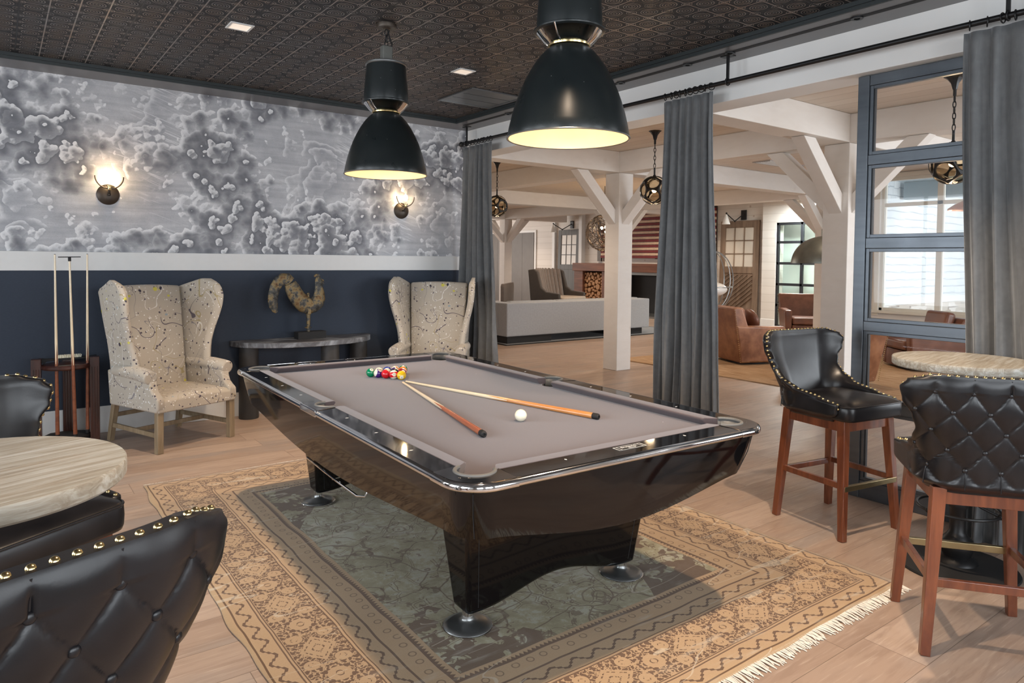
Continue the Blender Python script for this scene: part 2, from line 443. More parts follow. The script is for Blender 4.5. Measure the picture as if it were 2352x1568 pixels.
def m_rug():
    n = N('persian_rug', 0.95, 0, 0.1, sheen=0.2); c = n.co(); X, Y, Z = n.sep(c)
    wob = n.noise(c, 3.0, 2, out=1)
    wx, wy, wz = n.sep(wob)
    x = X + (wx - 0.5)*0.03; y = Y + (wy - 0.5)*0.03
    dx = 1.335 - x.abs(); dy = 1.79 - y.abs()
    side = dx.lt(dy)                       # 1 along the long sides
    d = dx.mn(dy); t = x*(1.0 - side) + y*side
    tri = ((t/0.115).fract() - 0.5).abs()*2.0
    stp = (tri*3.0).floor()/3.0*0.5 + tri*0.5
    me1 = (d - 0.045 - stp*0.05).abs().lt(0.0065)
    me2 = (d - 0.385 - stp*0.045).abs().lt(0.006)
    def near(v, w): return (d - v).abs().lt(w)
    lines = near(0.025, 0.004) + near(0.112, 0.003) + near(0.125, 0.0025) + near(0.345, 0.003) + near(0.36, 0.0025) + near(0.452, 0.005) + near(0.55, 0.006)
    # main border: medallions and flowers on brown
    T = 0.21
    tt = ((t/T).fract() - 0.5)*T; k = (t/(T*2)).fract().lt(0.5)
    dd = d - 0.232
    dia = tt.abs()*0.75 + dd.abs()
    rr = (tt*tt + dd*dd).sqrt(); ang = n.noise(n.comb(tt.abs(), dd.abs(), 0.0), 26.0, 1)
    med = (dia.lt(0.075)*(1.0 - dia.band(0.055, 0.062))*(1.0 - dia.band(0.020, 0.028)))*k
    flo = ((rr*1.0 + (ang - 0.5)*0.03).lt(0.045)*(1.0 - rr.band(0.012, 0.018)))*(1.0 - k)
    t2 = (tt.abs() - T*0.5).abs(); q1 = (t2*t2 + (dd.abs() - 0.062)*(dd.abs() - 0.062)).sqrt()
    flo2 = q1.lt(0.032)*(1.0 - q1.band(0.010, 0.015))
    vine = (n.noise(n.comb(tt.abs(), dd.abs(), k), 34.0, 2, 0.6) - 0.5).abs().lt(0.045)
    tan_in = (med + flo + flo2 + vine).clamp()
    inb = d.band(0.13, 0.342)
    brown_b = inb*(1.0 - tan_in)
    # small flower guard band
    s2 = n.voro(n.comb(t*14.0, d*14.0, 0.0), 1.0, dim='2D', rnd=0.3)['Distance']
    gf = d.band(0.47, 0.53)*s2.band(0.16, 0.24)
    teeth = d.band(0.556, 0.572)*(((t*48.0).fract() - 0.5).abs()*2.0).lt((0.572 - d)*60.0)
    # field
    fld = d.gt(0.585)
    fw_ = n.vadd(c, n.vscale(n.noise(c, 5.0, 2, out=1), 0.10))
    ve = (n.voro(fw_, 3.6, 'DISTANCE_TO_EDGE')['Distance'].lt(0.012) + n.voro(fw_, 8.5, 'DISTANCE_TO_EDGE')['Distance'].band(0.035, 0.065)*n.noise(c, 4.0, 1).gt(0.47)).clamp()
    vc = n.voro(fw_, 3.0)['Distance']
    ringy = vc.band(0.21, 0.235) + vc.band(0.09, 0.12) + vc.lt(0.04)
    small = n.voro(fw_, 10.0)['Distance'].band(0.15, 0.21)*n.noise(c, 7.0, 1).gt(0.5)
    blob = n.noise(fw_, 13.0, 3, 0.65).gt(0.61)
    cor = (x.abs()/0.75 + y.abs()/1.2).gt(1.38)*n.noise(fw_, 5.5, 3, 0.65).gt(0.50)
    fd = fld*(ve*0.8 + ringy*0.7 + small*0.8 + blob*0.7 + cor).clamp()*0.95
    dark = ((me1 + me2 + lines + gf*0.7 + teeth).clamp()*(1.0 - inb)*(1.0 - fld) + (lines*inb) + brown_b + fd).clamp()
    w1 = n.noise(c, 1.3, 4, 0.6); w2 = n.noise(n.map(c, (1.0, 7.0, 1.0)), 3.5, 3, 0.6)
    tanc = n.mix(n.noise(c, 2.0, 3), (0.40, 0.258, 0.135), (0.50, 0.345, 0.205))
    fldc = n.ramp(w1, [(0.3, (0.30, 0.265, 0.15)), (0.52, (0.38, 0.345, 0.225)), (0.70, (0.44, 0.425, 0.33))])
    mot = n.noise(fw_, 9.0, 5, 0.75)
    fldc = n.mix(mot.ss(0.42, 0.62)*0.55, fldc, (0.20, 0.175, 0.095))
    fldc = n.mix(mot.ss(0.50, 0.36)*0.45, fldc, (0.48, 0.48, 0.42))
    base = n.mix(fld, tanc, fldc)
    base = n.mix(dark*0.92, base, (0.105, 0.050, 0.024))
    worn = (w2.ss(0.52, 0.70)*w1.ss(0.40, 0.62))
    nearw = Y.ss(-0.2, -1.5)
    base = n.mix((worn*(fld*0.40 + nearw*0.45)).clamp(), base, (0.56, 0.52, 0.45))
    # creases worn pale
    cr = (n.noise(n.comb(X*0.5, Y*2.4, 0.0), 3.0, 1) - 0.5).abs().lt(0.006)*n.noise(c, 2.0, 1).gt(0.52)
    base = n.mix(cr*0.45, base, (0.62, 0.55, 0.44))
    wv = n.noise(n.map(c, (160, 160, 1)), 1.0, 1)
    base = n.mix(wv*0.22, base, (0.12, 0.09, 0.05))
    n.color(base); n.bump(wv + dark*0.3, 0.25, 0.003); return n.m
def m_splatter():
    n = N('paint_splattered_linen', 0.85, 0, 0.2, sheen=0.1); c = n.co()
    base = n.mix(n.noise(c, 3.0, 3), (0.43, 0.385, 0.325), (0.50, 0.455, 0.39))
    base = n.mix(n.noise(n.map(c, (120, 120, 300)), 1.0, 1)*0.25, base, (0.40, 0.34, 0.27))
    cw = n.vadd(c, n.vscale(n.noise(c, 14.0, 2, out=1), 0.03))
    def specks(scale, thr, sel0, sel1, colr, b):
        nonlocal base
        v = n.voro(cw, scale); r, g, bb = n.sep(v['Color'])
        m = v['Distance'].lt(r*thr)*g.band(sel0, sel1); base = n.mix(m*b, base, colr)
    specks(60, 0.40, 0.0, 0.35, (0.82, 0.83, 0.82), 0.85)
    specks(34, 0.36, 0.0, 0.45, (0.045, 0.035, 0.06), 0.9)
    specks(17, 0.30, 0.6, 0.78, (0.03, 0.025, 0.05), 0.95)
    specks(15, 0.26, 0.0, 0.18, (0.60, 0.55, 0.06), 0.85)
    specks(13, 0.20, 0.9, 1.0, (0.22, 0.33, 0.42), 0.7)
    specks(9, 0.22, 0.3, 0.42, (0.04, 0.03, 0.06), 0.95)
    def drip(scale, off, w, th, colr, b):
        nonlocal base
        q = n.map(c, (1.0, 1.0, 0.8), off)
        l = (n.noise(q, scale, 1, 0.4, 0.6) - 0.5).abs().lt(w)*n.noise(q, 4.3, 1).gt(th)
        base = n.mix(l*b, base, colr)
    drip(2.6, (0.3, 5.2, 1.0), 0.0042, 0.52, (0.06, 0.05, 0.085), 0.85)
    drip(3.4, (8.3, 1.2, 4.0), 0.0036, 0.50, (0.33, 0.27, 0.12), 0.75)
    drip(3.1, (2.3, 7.7, 9.0), 0.0030, 0.50, (0.80, 0.80, 0.78), 0.7)
    drip(4.4, (5.3, 3.7, 2.0), 0.0026, 0.50, (0.10, 0.10, 0.16), 0.7)
    n.color(base); n.bump(n.noise(n.map(c, (200, 200, 200)), 1.0, 1), 0.15, 0.002); return n.m
def m_leather(name, c1, c2, rough=0.33, bump=0.12, coat=0.25):
    n = N(name, rough, 0, 0.5, coat=coat); n.b.inputs['Coat Roughness'].default_value = 0.28
    c = n.co(); w = n.noise(c, 5.0, 3, 0.6)
    n.color(n.mix(w.ss(0.3, 0.75), c1, c2))
    g = n.voro(c, 260.0)['Distance']; k = n.noise(c, 14.0, 3, 0.6)
    n.bump(g*0.12 + k, bump, 0.004); n.set('Roughness', w*0.22 + (rough - 0.11)); return n.m
def m_velvet():
    n = N('grey_velvet', 0.75, 0, 0.2, sheen=0.6); n.b.inputs['Sheen Roughness'].default_value = 0.4
    n.b.inputs['Sheen Tint'].default_value = (0.75, 0.8, 0.85, 1)
    c = n.co(); w = n.noise(n.map(c, (1, 6, 1.2)), 3.0, 4, 0.65, 0.5); q = n.noise(c, 30.0, 3)
    n.color(n.mix(w*0.7 + q*0.3, (0.062, 0.065, 0.067), (0.215, 0.220, 0.224)))
    n.bump(q*0.4 + w, 0.12, 0.006); return n.m
def m_wood(name, c1, c2, axis='y', rough=0.35, sc=1.0, coat=0.2, dark=None, spec=0.5):
    n = N(name, rough, 0, spec, coat=coat); c = n.co()
    s_ = {'x': (1.2, 14, 14), 'y': (14, 1.2, 14), 'z': (14, 14, 1.2)}[axis]
    g = n.noise(n.map(c, tuple(k*sc for k in s_)), 1.5, 4, 0.6, 0.7)
    base = n.mix(g.ss(0.25, 0.75), c1, c2)
    if dark: base = n.mix(n.noise(n.map(c, tuple(k*sc*0.5 for k in s_)), 1.7, 3, 0.6, 1.5).ss(0.55, 0.75)*0.6, base, dark)
    n.color(base); n.bump(g, 0.06, 0.003); return n.m
def m_tabletop():
    n = N('weathered_tabletop', 0.5, 0, 0.4); c = n.co(); X, Y, Z = n.sep(c)
    row = (Y/0.105 + 20.0).floor(); f = (Y/0.105 + 20.0).fract()
    a, b, d = n.sep(n.voro(n.comb(row*3.1, 0.5, 0.5), 1.0)['Color'])
    g = n.noise(n.comb(X*2.2 + a*5, Y*30.0, Z*30.0), 1.6, 5, 0.65, 1.0)
    g2 = n.noise(n.comb(X*1.5 + b*5, Y*8.0, 0.0), 2.0, 3, 0.6, 1.0)
    base = n.ramp(g, [(0.25, (0.19, 0.155, 0.115)), (0.46, (0.31, 0.285, 0.235)), (0.60, (0.44, 0.44, 0.405)), (0.74, (0.54, 0.56, 0.56))])
    base = n.mix(g2.ss(0.5, 0.75)*0.5, base, (0.30, 0.235, 0.165))
    base = n.mix(a*0.22, base, (0.36, 0.32, 0.26))
    base = n.mix(f.lt(0.02)*0.35, base, (0.5, 0.49, 0.45))
    n.color(base); n.bump(g, 0.2, 0.003); return n.m
def m_navy():
    n = N('navy_wall_paint', 0.7, 0, 0.3); c = n.co()
    n.color(n.mix(n.noise(n.map(c, (60, 60, 200)), 1.0, 2), (0.030, 0.040, 0.060), (0.042, 0.054, 0.078))); return n.m
def m_felt():
    n = N('mauve_felt', 0.95, 0, 0.1, sheen=0.35); c = n.co()
    q = n.noise(c, 350.0, 2); s_ = n.voro(c, 9.0); r, g, b = n.sep(s_['Color'])
    base = n.mix(q, (0.080, 0.063, 0.068), (0.110, 0.088, 0.094))
    base = n.mix(s_['Distance'].lt(0.02)*r.gt(0.6), base, (0.65, 0.65, 0.65))
    n.color(base); n.bump(q, 0.12, 0.001); return n.m
def m_gloss():
    n = N('black_lacquer', 0.05, 0, 0.42, (0.004, 0.0035, 0.004), coat=0.0); c = n.co()
    n.b.inputs['Coat Roughness'].default_value = 0.03
    n.set('Roughness', n.noise(c, 3.0, 4, 0.6)*0.07 + 0.02); return n.m
def m_steel():
    n = N('blue_grey_steel', 0.32, 0.85, 0.5); c = n.co()
    w = n.noise(c, 4.0, 4, 0.65); s_ = n.noise(n.map(c, (30, 2, 30)), 1.0, 2)
    n.color(n.mix(w*0.6 + s_*0.4, (0.065, 0.075, 0.088), (0.185, 0.205, 0.228))); n.set('Roughness', w*0.25 + 0.22); return n.m
def m_jute():
    n = N('jute_rug', 0.95, 0, 0.1); c = n.co(); X, Y, Z = n.sep(c)
    w = n.noise(n.comb(X*45.0, Y*3.0, 0.0), 1.0, 3, 0.6); r = (X*38.0).fract().lt(0.18)*0.4
    base = n.ramp(w, [(0.3, (0.27, 0.155, 0.08)), (0.5, (0.43, 0.28, 0.165)), (0.7, (0.55, 0.40, 0.26))])
    n.color(n.mix(r, base, (0.2, 0.12, 0.06))); n.bump(w, 0.3, 0.005); return n.m
def m_shingle():
    n = N('pale_shingles', 0.8, 0, 0.2); c = n.co(); X, Y, Z = n.sep(c)
    row = (Z/0.135 + 50.0).floor(); a, b, d = n.sep(n.voro(n.comb(row*2.7, 0.5, 0.5), 1.0)['Color'])
    yy = X/0.17 + a*7; cell = yy.floor(); e, f2, g2 = n.sep(n.voro(n.comb(row*2.1 + 0.3, cell*3.3 + 0.4, 0.0), 1.0)['Color'])
    drop = e*0.22
    fz = (Z/0.135 + 50.0).fract(); fy = yy.fract()
    ln = ((fz - drop).abs().lt(0.07) + fy.lt(0.06)*0.7).clamp()
    base = n.mix(f2, (0.60, 0.65, 0.67), (0.68, 0.72, 0.73)); base = n.mix(ln*0.8, base, (0.36, 0.40, 0.44))
    n.color(base); return n.m
def m_stone():
    n = N('ledge_stone', 0.85, 0, 0.2); c = n.co(); X, Y, Z = n.sep(c)
    q = n.comb(X*3.2, Z*13.0, 0.0); v = n.voro(q, 1.0, dim='2D', metric='CHEBYCHEV', rnd=0.8)
    r, g, b = n.sep(v['Color'])
    base = n.mix(r, (0.42, 0.37, 0.31), (0.68, 0.66, 0.62)); base = n.mix(v['Distance'].gt(0.62)*0.7, base, (0.25, 0.22, 0.19))
    n.color(base); return n.m
def m_bronze():
    n = N('weathered_bronze', 0.55, 0.55, 0.4); c = n.co(); w = n.noise(c, 14.0, 4, 0.65); v = n.noise(c, 45.0, 3)
    base = n.ramp(w, [(0.32, (0.030, 0.028, 0.026)), (0.46, (0.10, 0.10, 0.095)), (0.55, (0.27, 0.20, 0.10)), (0.68, (0.15, 0.08, 0.04))])
    n.color(n.mix(v.gt(0.62)*0.7, base, (0.03, 0.03, 0.03))); n.bump(v + w, 0.5, 0.004); return n.m
def m_enamel():
    n = N('black_enamel', 0.26, 0, 0.4, coat=0.0); c = n.co()
    v = n.voro(c, 34.0); r, g, b = n.sep(v['Color']); w = n.noise(c, 6.0, 4)
    sp = v['Distance'].lt(0.045)*r.gt(0.8)
    base = n.mix(w, (0.006, 0.009, 0.010), (0.014, 0.018, 0.019)); n.color(n.mix(sp, base, (0.55, 0.55, 0.52)))
    n.set('Roughness', w*0.2 + 0.2); return n.m

MF = m_floor(); MWP = m_wallpaper(); MTIN = m_tin(); MBEAM = m_beam(); MRUG = m_rug(); MSPL = m_splatter()
MBL = m_leather('black_leather', (0.0045, 0.0045, 0.006), (0.012, 0.011, 0.013), 0.33, 0.10, 0.0)
MBR = m_leather('brown_leather', (0.17, 0.062, 0.028), (0.33, 0.145, 0.070), 0.42, 0.08, 0.1)
MBRD = m_leather('dark_brown_leather', (0.11, 0.040, 0.022), (0.19, 0.075, 0.042), 0.42, 0.08, 0.1)
MVEL = m_velvet(); MTOP = m_tabletop(); MNAVY = m_navy(); MFELT = m_felt(); MLAC = m_gloss(); MSTEEL = m_steel()
MJUTE = m_jute(); MSHIN = m_shingle(); MSTONE = m_stone(); MBRZ = m_bronze(); MENA = m_enamel()
MSHIP = m_plank('white_shiplap', 'z', 0.19, (0.62, 0.585, 0.545), (0.72, 0.69, 0.655), (0.42, 0.38, 0.34))
MCPL = m_plank('pale_ceiling_planks', 'x', 0.20, (0.62, 0.53, 0.445), (0.72, 0.645, 0.565), (0.33, 0.25, 0.19))
MCHERRY = m_wood('cherry_stained_wood', (0.10, 0.026, 0.012), (0.25, 0.075, 0.030), 'z', 0.3, 1.0, 0.35)
MMAHOG = m_wood('mahogany', (0.020, 0.006, 0.005), (0.065, 0.018, 0.010), 'z', 0.3, 1.0, 0.3)
MLIMED = m_wood('limed_oak', (0.20, 0.145, 0.085), (0.33, 0.255, 0.165), 'z', 0.5, 1.0, 0)
MMAPLE = m_wood('maple_shaft', (0.74, 0.60, 0.40), (0.82, 0.70, 0.52), 'y', 0.25, 1, 0.3)
MCUE1 = m_wood('reddish_cue_butt', (0.30, 0.07, 0.02), (0.50, 0.15, 0.05), 'y', 0.22, 1, 0.5)
MCUE2 = m_wood('honey_cue_butt', (0.50, 0.20, 0.06), (0.66, 0.31, 0.11), 'y', 0.22, 1, 0.5)
MCUE3 = m_wood('brown_cue_butt', (0.14, 0.04, 0.02), (0.24, 0.08, 0.035), 'z', 0.3, 1, 0.3)
MMANT = m_wood('rough_mantel_timber', (0.10, 0.035, 0.018), (0.22, 0.085, 0.045), 'y', 0.6, 0.5, 0)
MOLD = m_wood('old_brown_door', (0.13, 0.085, 0.055), (0.24, 0.165, 0.115), 'z', 0.6, 0.5, 0)
MCHAR = m_wood('charcoal_door', (0.055, 0.052, 0.047), (0.10, 0.095, 0.088), 'z', 0.55, 0.5, 0)
MCONS = N('weathered_black_slab', 0.38, 0.2, 0.5)
_c = MCONS.co(); _w = MCONS.noise(MCONS.map(_c, (1, 2.5, 1)), 2.6, 5, 0.65, 0.8)
MCONS.color(MCONS.ramp(_w, [(0.38, (0.055, 0.055, 0.062)), (0.5, (0.12, 0.125, 0.14)), (0.62, (0.30, 0.33, 0.37)), (0.8, (0.42, 0.46, 0.50))])); MCONS = MCONS.m
MCOLM = flat('dark_timber_column', (0.035, 0.034, 0.034), 0.5, noise=0.5, nscale=9, bump=0.2)
MWHITE = flat('white_trim_paint', (0.70, 0.70, 0.69), 0.5, noise=0.03)
MWBEAM = flat('white_painted_beam', (0.76, 0.755, 0.74), 0.55, noise=0.04, nscale=3)
MCROWN = flat('charcoal_ceiling_trim', (0.020, 0.026, 0.028), 0.5, noise=0.05)
MBORD = flat('grey_ceiling_border', (0.135, 0.135, 0.140), 0.33, noise=0.05)
MIRON = flat('black_iron', (0.012, 0.012, 0.013), 0.4, 0.3, noise=0.2)
MDARK = flat('matt_black', (0.010, 0.010, 0.011), 0.7)
MCHR = flat('chrome', (0.80, 0.80, 0.81), 0.07, 1.0)
MCHRD = flat('dark_chrome', (0.20, 0.19, 0.19), 0.10, 1.0)
MALU = flat('brushed_steel', (0.30, 0.31, 0.31), 0.32, 0.9, noise=0.1)
MBRASS = flat('aged_brass', (0.62, 0.48, 0.24), 0.22, 1.0, noise=0.1)
MBRBAR = flat('brass_bar', (0.36, 0.28, 0.15), 0.35, 1.0, noise=0.1)
MBRNZ = flat('bronze_metal', (0.055, 0.042, 0.032), 0.42, 0.5, noise=0.2)
MCOPP = flat('copper', (0.75, 0.42, 0.27), 0.28, 1.0, noise=0.05)
MZINC = flat('aged_zinc', (0.16, 0.165, 0.145), 0.4, 0.8, noise=0.4, nscale=7)
MINWH = flat('cream_enamel_inside', (0.80, 0.66, 0.46), 0.35, noise=0.02)
MRUB = flat('pocket_liner_rubber', (0.14, 0.14, 0.135), 0.45, noise=0.1)
MIVORY = flat('ivory', (0.86, 0.82, 0.66), 0.12, spec=0.6, coat=0.3)
MINLAY = flat('pearl_inlay', (0.85, 0.85, 0.83), 0.2)
MGASK = flat('black_gasket', (0.014, 0.016, 0.020), 0.5)
MGREYF = flat('grey_wool_upholstery', (0.34, 0.36, 0.385), 0.9, noise=0.14, nscale=30, bump=0.1, sheen=0.2)
MTAUPE = flat('taupe_velvet', (0.17, 0.135, 0.115), 0.6, noise=0.3, nscale=12, sheen=0.6)
MBRV = flat('dark_brown_velvet', (0.045, 0.034, 0.027), 0.6, noise=0.3, nscale=12, sheen=0.4)
MCREAM = flat('cream_seat_fabric', (0.60, 0.52, 0.44), 0.8, noise=0.1)
MGREYP = flat('grey_closet_panel', (0.125, 0.110, 0.098), 0.6, noise=0.12, nscale=6)
MSLATE = flat('slate_rug', (0.24, 0.25, 0.265), 0.95, noise=0.1)
MFRNG = flat('cream_fringe', (0.72, 0.68, 0.60), 0.9, noise=0.12)
MPANE = glass('clear_pane', thin=True, tint=0.97)
MPANEO = flat('old_frosted_pane', (0.62, 0.57, 0.50), 0.35, noise=0.1, nscale=4)
MGLASS = glass('lens_glass', (0.98, 0.93, 0.84), 0.02, thin=True, tint=0.97, fr=1.16)
MSMOKE = glass('smoked_glass', (0.92, 0.95, 0.92), thin=True, tint=0.55)
MCLEARG = glass('clear_globe_glass', thin=True, tint=0.985, fr=1.07)
_nt = MCLEARG.node_tree; _lw = _nt.nodes.new('ShaderNodeLayerWeight'); _lw.inputs[0].default_value = 0.5
_pw = _nt.nodes.new('ShaderNodeMath'); _pw.operation = 'POWER'; _pw.inputs[1].default_value = 9.0; _nt.links.new(_lw.outputs['Facing'], _pw.inputs[0])
_ml = _nt.nodes.new('ShaderNodeMath'); _ml.operation = 'MULTIPLY'; _ml.inputs[1].default_value = 0.35; _nt.links.new(_pw.outputs[0], _ml.inputs[0])
_mx = [n for n in _nt.nodes if n.type == 'MIX_SHADER'][0]; _nt.links.new(_ml.outputs[0], _mx.inputs[0])
MBULB = emis('warm_bulb', (1.0, 0.74, 0.42), 14)
MBULBS = emis('sconce_bulb', (1.0, 0.72, 0.40), 90)
MDOWN = emis('downlight_lens', (1.0, 0.88, 0.74), 0.5)
MLOGE = m_wood('cut_log_end', (0.33, 0.16, 0.075), (0.50, 0.29, 0.15), 'z', 0.8, 1, 0)
MRED = flat('faded_red_paint', (0.17, 0.018, 0.020), 0.7, noise=0.35, nscale=9)
MFLW = flat('chipped_cream_paint', (0.62, 0.46, 0.33), 0.7, noise=0.25, nscale=9)
MCRM = flat('window_frame_cream', (0.66, 0.63, 0.55), 0.5)
MSOF = flat('porch_soffit', (0.42, 0.50, 0.54), 0.6)
# ------------------------------------------------------------------ room shell: games room
XL, YB, ZC = -6.8, -9.3, 3.055          # left wall, wall behind the camera, ceiling
YA = 0.0; SOF = 3.01
LX0, LX1, LY0, LY1, LZ = 0.0, 10.45, -9.3, 16.0, 3.012     # the lounge beyond the opening
struct(G().box(XL-0.2, LX1+0.2, YB-0.2, LY1+0.2, -0.12, 0.0).build('floor', MF, smooth=0))
struct(G().box(XL-0.2, -0.335, YB-0.2, -0.307, ZC, ZC+0.1).build('ceiling', MTIN, smooth=0))
# wall with the cloud wallpaper, the white rail, navy dado and baseboard
struct(G().box(XL-0.2, 0.02, 0.0, 0.14, 0.0, 3.12).build('wall_back', MWP, smooth=0))
struct(G().box(XL, 0.0, -0.012, -0.001, 0.2286, 1.3951).build('wall_dado', MNAVY, smooth=0))
struct(G().box(XL, 0.0, -0.022, -0.001, 1.3951, 1.5518).build('trim_1', MWHITE, smooth=0, bevel=0.002))
struct(G().box(XL, 0.0, -0.020, -0.001, 0.0, 0.2286).build('baseboard_back', MWHITE, smooth=0, bevel=0.003))
# dropped border round the tin ceiling with its little step
struct(G().box(XL, 0.0, -0.307, 0.0, SOF, SOF+0.12).box(-0.335, 0.0, YB, -0.307, SOF, SOF+0.12).build('trim_2', MBORD, smooth=0))
struct(G().box(XL, -0.335, -0.325, -0.307, SOF-0.002, ZC).box(-0.353, -0.335, YB, -0.307, SOF-0.002, ZC).build('trim_3', MCROWN, smooth=0))
struct(G().box(XL, -0.353, -0.337, -0.325, SOF+0.02, ZC).box(-0.365, -0.353, YB, -0.325, SOF+0.02, ZC).build('trim_4', MCROWN, smooth=0))

def wall_with_holes(name, axis, at, th, a0, a1, z0, z1, holes, mt):
    # axis 'x': wall plane x=at spanning y ; axis 'y': wall plane y=at spanning x ; holes (a0,a1,z0,z1)
    g = G(); hs = sorted(holes); cur = a0
    def bx(p, q, r_, s_):
        if q - p < 1e-4 or s_ - r_ < 1e-4: return
        if axis == 'x': g.box(at, at+th, p, q, r_, s_)
        else: g.box(p, q, at, at+th, r_, s_)
    for (h0, h1, k0, k1) in hs:
        bx(cur, h0, z0, z1); bx(h0, h1, z0, k0); bx(h0, h1, k1, z1); cur = h1
    bx(cur, a1, z0, z1)
    return struct(g.build(name, mt, smooth=0))
def window_unit(name, axis, at, a0, a1, z0, z1, depth=0.10, nv=2, zs=(), mt=None, fw_=0.055, pane=MPANE):
    g = G(); mt = mt or MWHITE
    def bx(g, p, q, r_, s_, d0=0.0, d1=None):
        d1 = depth if d1 is None else d1
        if axis == 'x': g.box(at+d0, at+d1, p, q, r_, s_)
        else: g.box(p, q, at+d0, at+d1, r_, s_)
    bx(g, a0, a0+fw_, z0, z1); bx(g, a1-fw_, a1, z0, z1); bx(g, a0+fw_, a1-fw_, z0, z0+fw_); bx(g, a0+fw_, a1-fw_, z1-fw_, z1)
    for i in range(1, nv):
        a = a0 + (a1-a0)*i/nv; bx(g, a-0.02, a+0.02, z0+fw_, z1-fw_, depth*0.25, depth*0.75)
    for z in zs: bx(g, a0+fw_, a1-fw_, z-0.02, z+0.02, depth*0.3, depth*0.7)
    o = struct(g.build(name, mt, smooth=0, bevel=0.002))
    p = G(); bx(p, a0+fw_*0.5, a1-fw_*0.5, z0+fw_*0.5, z1-fw_*0.5, depth*0.47, depth*0.53); p.build('pane', pane, o, smooth=0)
    return o
lw = [(-7.75, -5.85, 0.80, 2.65), (-5.35, -3.45, 0.80, 2.65), (-2.95, -1.05, 0.80, 2.65)]
wall_with_holes('wall_left', 'x', XL-0.16, 0.16, YB, 0.0, 0, 3.12, lw, MWHITE)
for i, h in enumerate(lw): window_unit('window_%d' % (i+3), 'x', XL-0.14, *h, nv=2, zs=(1.75,))
bw = [(-6.2, -4.6, 0.80, 2.65), (-4.1, -2.5, 0.80, 2.65), (-2.0, -0.4, 0.80, 2.65)]
wall_with_holes('wall_front', 'y', YB-0.16, 0.16, XL, 0.1, 0, 3.12, bw, MWHITE)
for i, h in enumerate(bw): window_unit('window_%d' % (i+6), 'y', YB-0.14, *h, nv=2, zs=(1.75,))

# header beam over the opening (painted, with board joints) and its continuation above
g = G(); g.box(0.0, 0.27, YB, 0.02, 2.7275, 3.35)
struct(g.build('trim_5', MWBEAM, smooth=0, bevel=0.004))
# the wall end behind the first curtain
struct(G().box(0.0, 0.27, 0.0, 0.14, 0, 2.73).build('trim_6', MWHITE, smooth=0))

# ------------------------------------------------------------------ lounge shell
struct(G().box(0.27, 7.62, LY0-0.2, LY1+0.2, LZ, LZ+0.1).box(7.62, LX1+0.2, -0.98, LY1+0.2, LZ, LZ+0.1).build('ceiling_lounge', MCPL, smooth=0))
wall_with_holes('wall_lounge_front', 'y', LY0-0.16, 0.16, 0.27, 7.5, 0, 3.1, [(2.0, 7.0, 0.7, 2.8)], MSHIP)
wall_with_holes('wall_lounge_back', 'y', LY1, 0.16, 0.0, LX1, 0, 3.1, [(3.2, 8.8, 0.7, 2.8)], MSHIP)
struct(G().box(0.02, 0.20, 0.14, LY1, 0, 3.1).build('wall_lounge_left', MSHIP, smooth=0))
# far wall: recessed part with the hearth, nearer part with the tall narrow glazed door
struct(G().box(LX1, LX1+0.15, 3.0, LY1, 0, 3.1).build('wall_right', MSHIP, smooth=0))
wall_with_holes('wall_right_near', 'x', 10.30, 0.30, -0.94, 3.0, 0, 3.1, [(1.35, 2.63, 0.0, 2.45)], MSHIP)
struct(G().box(10.30, 10.46, 9.41, 9.55, 0, 3.0).box(10.36, 10.46, 10.80, 10.92, 0, 3.0).build('trim_7', MWHITE, smooth=0))
# window wall on the right
WX = 7.4
wall_with_holes('wall_window', 'x', WX, 0.16, LY0, -0.95, 0, 3.1, [(-4.75, -1.17, 0.74, 2.93)], MSHIP)
struct(G().box(WX, 10.45, -0.95, -0.80, 0, 3.1).build('wall_return', MSHIP, smooth=0))
struct(G().box(WX-0.02, WX, LY0, -0.95, 0, 0.17).box(10.28, 10.30, -0.95, 1.35, 0, 0.17).box(10.28, 10.30, 2.63, 3.0, 0, 0.17).box(10.43, LX1, 3.0, 16, 0, 0.17).build('baseboard_lounge', MWHITE, smooth=0))
def lounge_window(name, y0, y1, z0, z1):
    g = G(); d0, d1 = WX+0.02, WX+0.12
    g.box(d0, d1, y0, y0+0.05, z0, z1).box(d0, d1, y1-0.05, y1, z0, z1).box(d0, d1, y0, y1, z0, z0+0.05).box(d0, d1, y0, y1, z1-0.05, z1)
    ym = (y0+y1)/2
    g.box(d0+0.01, d1-0.01, ym-0.042, ym+0.042, z0, z1).box(d0+0.01, d1-0.01, y0, y1, 2.455, 2.515)
    o = struct(g.build(name, MCRM, smooth=0, bevel=0.003))
    G().box(d0+0.045, d0+0.052, y0+0.02, y1-0.02, z0+0.02, z1-0.02).build('pane', MPANE, o, smooth=0)
    return o
lounge_window('window_1', -2.96, -1.17, 0.74, 2.93)
lounge_window('window_2', -4.75, -2.96, 0.74, 2.93)
# casing and sill
struct(G().box(WX-0.025, WX, -1.17, -1.08, 0.66, 3.0).box(WX-0.025, WX, -4.84, -4.75, 0.66, 3.0).box(WX-0.025, WX, -4.75, -1.17, 2.93, 3.0).box(WX-0.06, WX+0.02, -4.86, -1.06, 0.70, 0.745).build('trim_8', MCRM, smooth=0, bevel=0.003))
